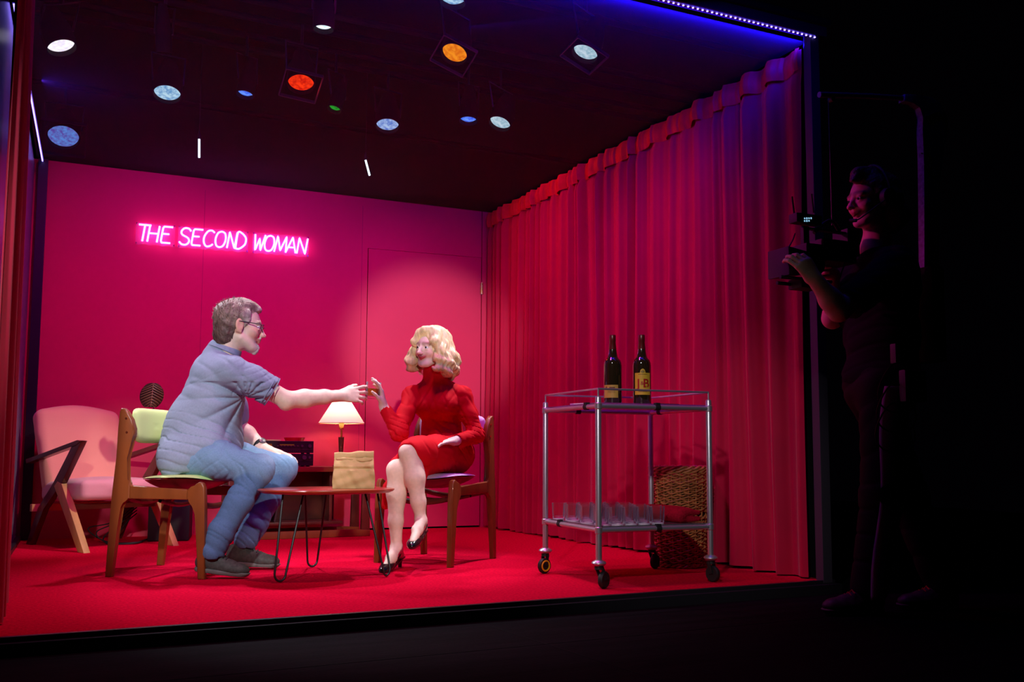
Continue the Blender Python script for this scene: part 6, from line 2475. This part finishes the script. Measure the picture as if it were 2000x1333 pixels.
mb = MB()
cbox(mb, 1590, 470, 1655, 520, 2.97, 0.11)
cbox(mb, 1560, 478, 1600, 515, 2.97, 0.09)
cbox(mb, 1575, 445, 1650, 458, 2.97, 0.03)
cbox(mb, 1640, 450, 1665, 505, 2.99, 0.09)
adopt(mb.build('camera_body', M['rubber']), cm)
mb = MB()
a, c = W(1600, 520, 2.97), W(1556, 518, 2.97)
mb.cyl((a.x, 2.97, a.z), (c.x, 2.97, a.z), 0.035, 0.040, 28)
adopt(mb.build('lens_barrel', M['rubber']), cm)
mb = MB()
a, c = W(1556, 518, 2.97), W(1520, 518, 2.97)
mb.prism([(c.x, -0.058), (a.x, -0.045), (a.x, 0.045), (c.x, 0.058)], (0, 2.97, a.z), (1, 0, 0), (0, 0, 1), 0.13, 0.004)
adopt(mb.build('matte_box', M['blackmetal']), cm)
for k in (0, 1):
    mb = MB()
    a, c = W(1620, 552 + 10 * k, 2.95 + 0.04 * k), W(1521, 552 + 10 * k, 2.95 + 0.04 * k)
    mb.cyl((a.x, 2.94 + 0.06 * k, a.z), (c.x, 2.94 + 0.06 * k, a.z), 0.0075, seg=12)
    adopt(mb.build('rod', M['blackmetal']), cm)
mb = MB()
cbox(mb, 1552, 545, 1592, 568, 2.97, 0.08)
adopt(mb.build('rod_bracket', M['rubber']), cm)
mb = MB()
cbox(mb, 1548, 417, 1598, 442, 2.96, 0.05)
tx = mb.build('transmitter', M['rubber'])
adopt(tx, cm)
mb = MB()
cbox(mb, 1566, 442, 1578, 482, 2.96, 0.02, 0.002)
adopt(mb.build('arm_bracket', M['rubber']), cm)
mb = MB()
for rowi, zz in enumerate((426.5, 431.5)):
    for i in range(4 if rowi == 0 else 3):
        a = W(1573 + 4.2 * i, zz - 0.5 * i * 0.3, 2.93)
        mb.box((a.x, 2.9338, a.z), (0.0062, 0.001, 0.0075 if i % 2 else 0.006))
adopt(mb.build('display', M['display'], smooth=False), tx)
for (xa, ya, xb, yb) in ((1551, 418, 1547, 384), (1589, 416, 1585, 379)):
    mb = MB()
    mb.tube([W(xa, ya, 2.96), W(xb, yb, 2.96)], [0.004, 0.0035], 8)
    adopt(mb.build('antenna', M['rubber']), tx)
mb = MB()
mb.tube(bez([W(1590, 455, 2.96), W(1608, 438, 2.96), W(1625, 432, 2.96), W(1640, 452, 2.96)], 5), 0.008, 8)
adopt(mb.build('top_handle', M['rubber']), cm)
adopt(MB().tube(bez([W(1553, 456, 2.93), W(1548, 470, 2.93), W(1540, 484, 2.92)], 4), 0.0028, 6).build('lever', M['rubber']), cm)
adopt(MB().tube(bez([W(1640, 545, 2.9), W(1650, 500, 2.9), W(1618, 470, 2.93)], 4), 0.0028, 6).build('cable', M['rubber']), cm)

rg = thing('support_arm', 'worn camera support arm curving over the operator, its cord holding the camera', 'support rig', (3.40, 2.98, 1.8))
yy = 2.98
spine = [(1600, 185), (1700, 188), (1775, 193)]
mb = MB().tube([W(x, y, yy) for x, y in spine], 0.0125, 12)
adopt(mb.build('boom_tube', mat('violet_grey_tube', (0.22, 0.12, 0.2), 0.3, metal=0.6)), rg)
mb = MB()
mb.lathe([(0, -0.01), (0.012, -0.01), (0.012, 0.012), (0, 0.012)], W(1624, 195, yy), 16, rot=Matrix.Rotation(rad(90), 3, 'X'))
adopt(mb.build('pulley', M['blackmetal']), rg)
out = [(1762, 186), (1790, 188), (1815, 193), (1832, 205), (1845, 230), (1846, 262), (1838, 285), (1832, 340), (1830, 365), (1828, 560), (1800, 560), (1799, 362), (1798, 300), (1796, 258), (1798, 232), (1792, 212), (1778, 202), (1760, 200)]
pp = [W(x, y, yy) for x, y in out]
mb = MB().prism([(p.x, p.z) for p in pp], (0, yy, 0), (1, 0, 0), (0, 0, 1), 0.035, 0.004)
adopt(mb.build('curved_arm', mat('dark_violet_arm', (0.10, 0.08, 0.16), 0.45, noise=0.5, nscale=60)), rg)
mb = MB()
a, b_ = W(1806, 228, yy - 0.02), W(1834, 218, yy - 0.02)
mb.tube([a, b_], 0.003, 6)
for (x, y) in ((1800, 300), (1812, 300), (1806, 322)):
    c = W(x, y, yy - 0.018)
    mb.box((c.x, yy - 0.019, c.z), (0.012, 0.004, 0.006))
adopt(mb.build('arm_fitting', M['stereo_lt']), rg)
mb = MB()
c = W(1814, 520, yy)
mb.box((c.x - 0.07, yy, 1.20), (0.08, 0.22, 0.42), bev=0.02)
adopt(mb.build('back_pad', M['tee']), rg)
mb = MB().tube([W(1618, 196, yy), W(1625, 440, yy - 0.02)], 0.0016, 5)
adopt(mb.build('cord', M['blackmetal']), rg)
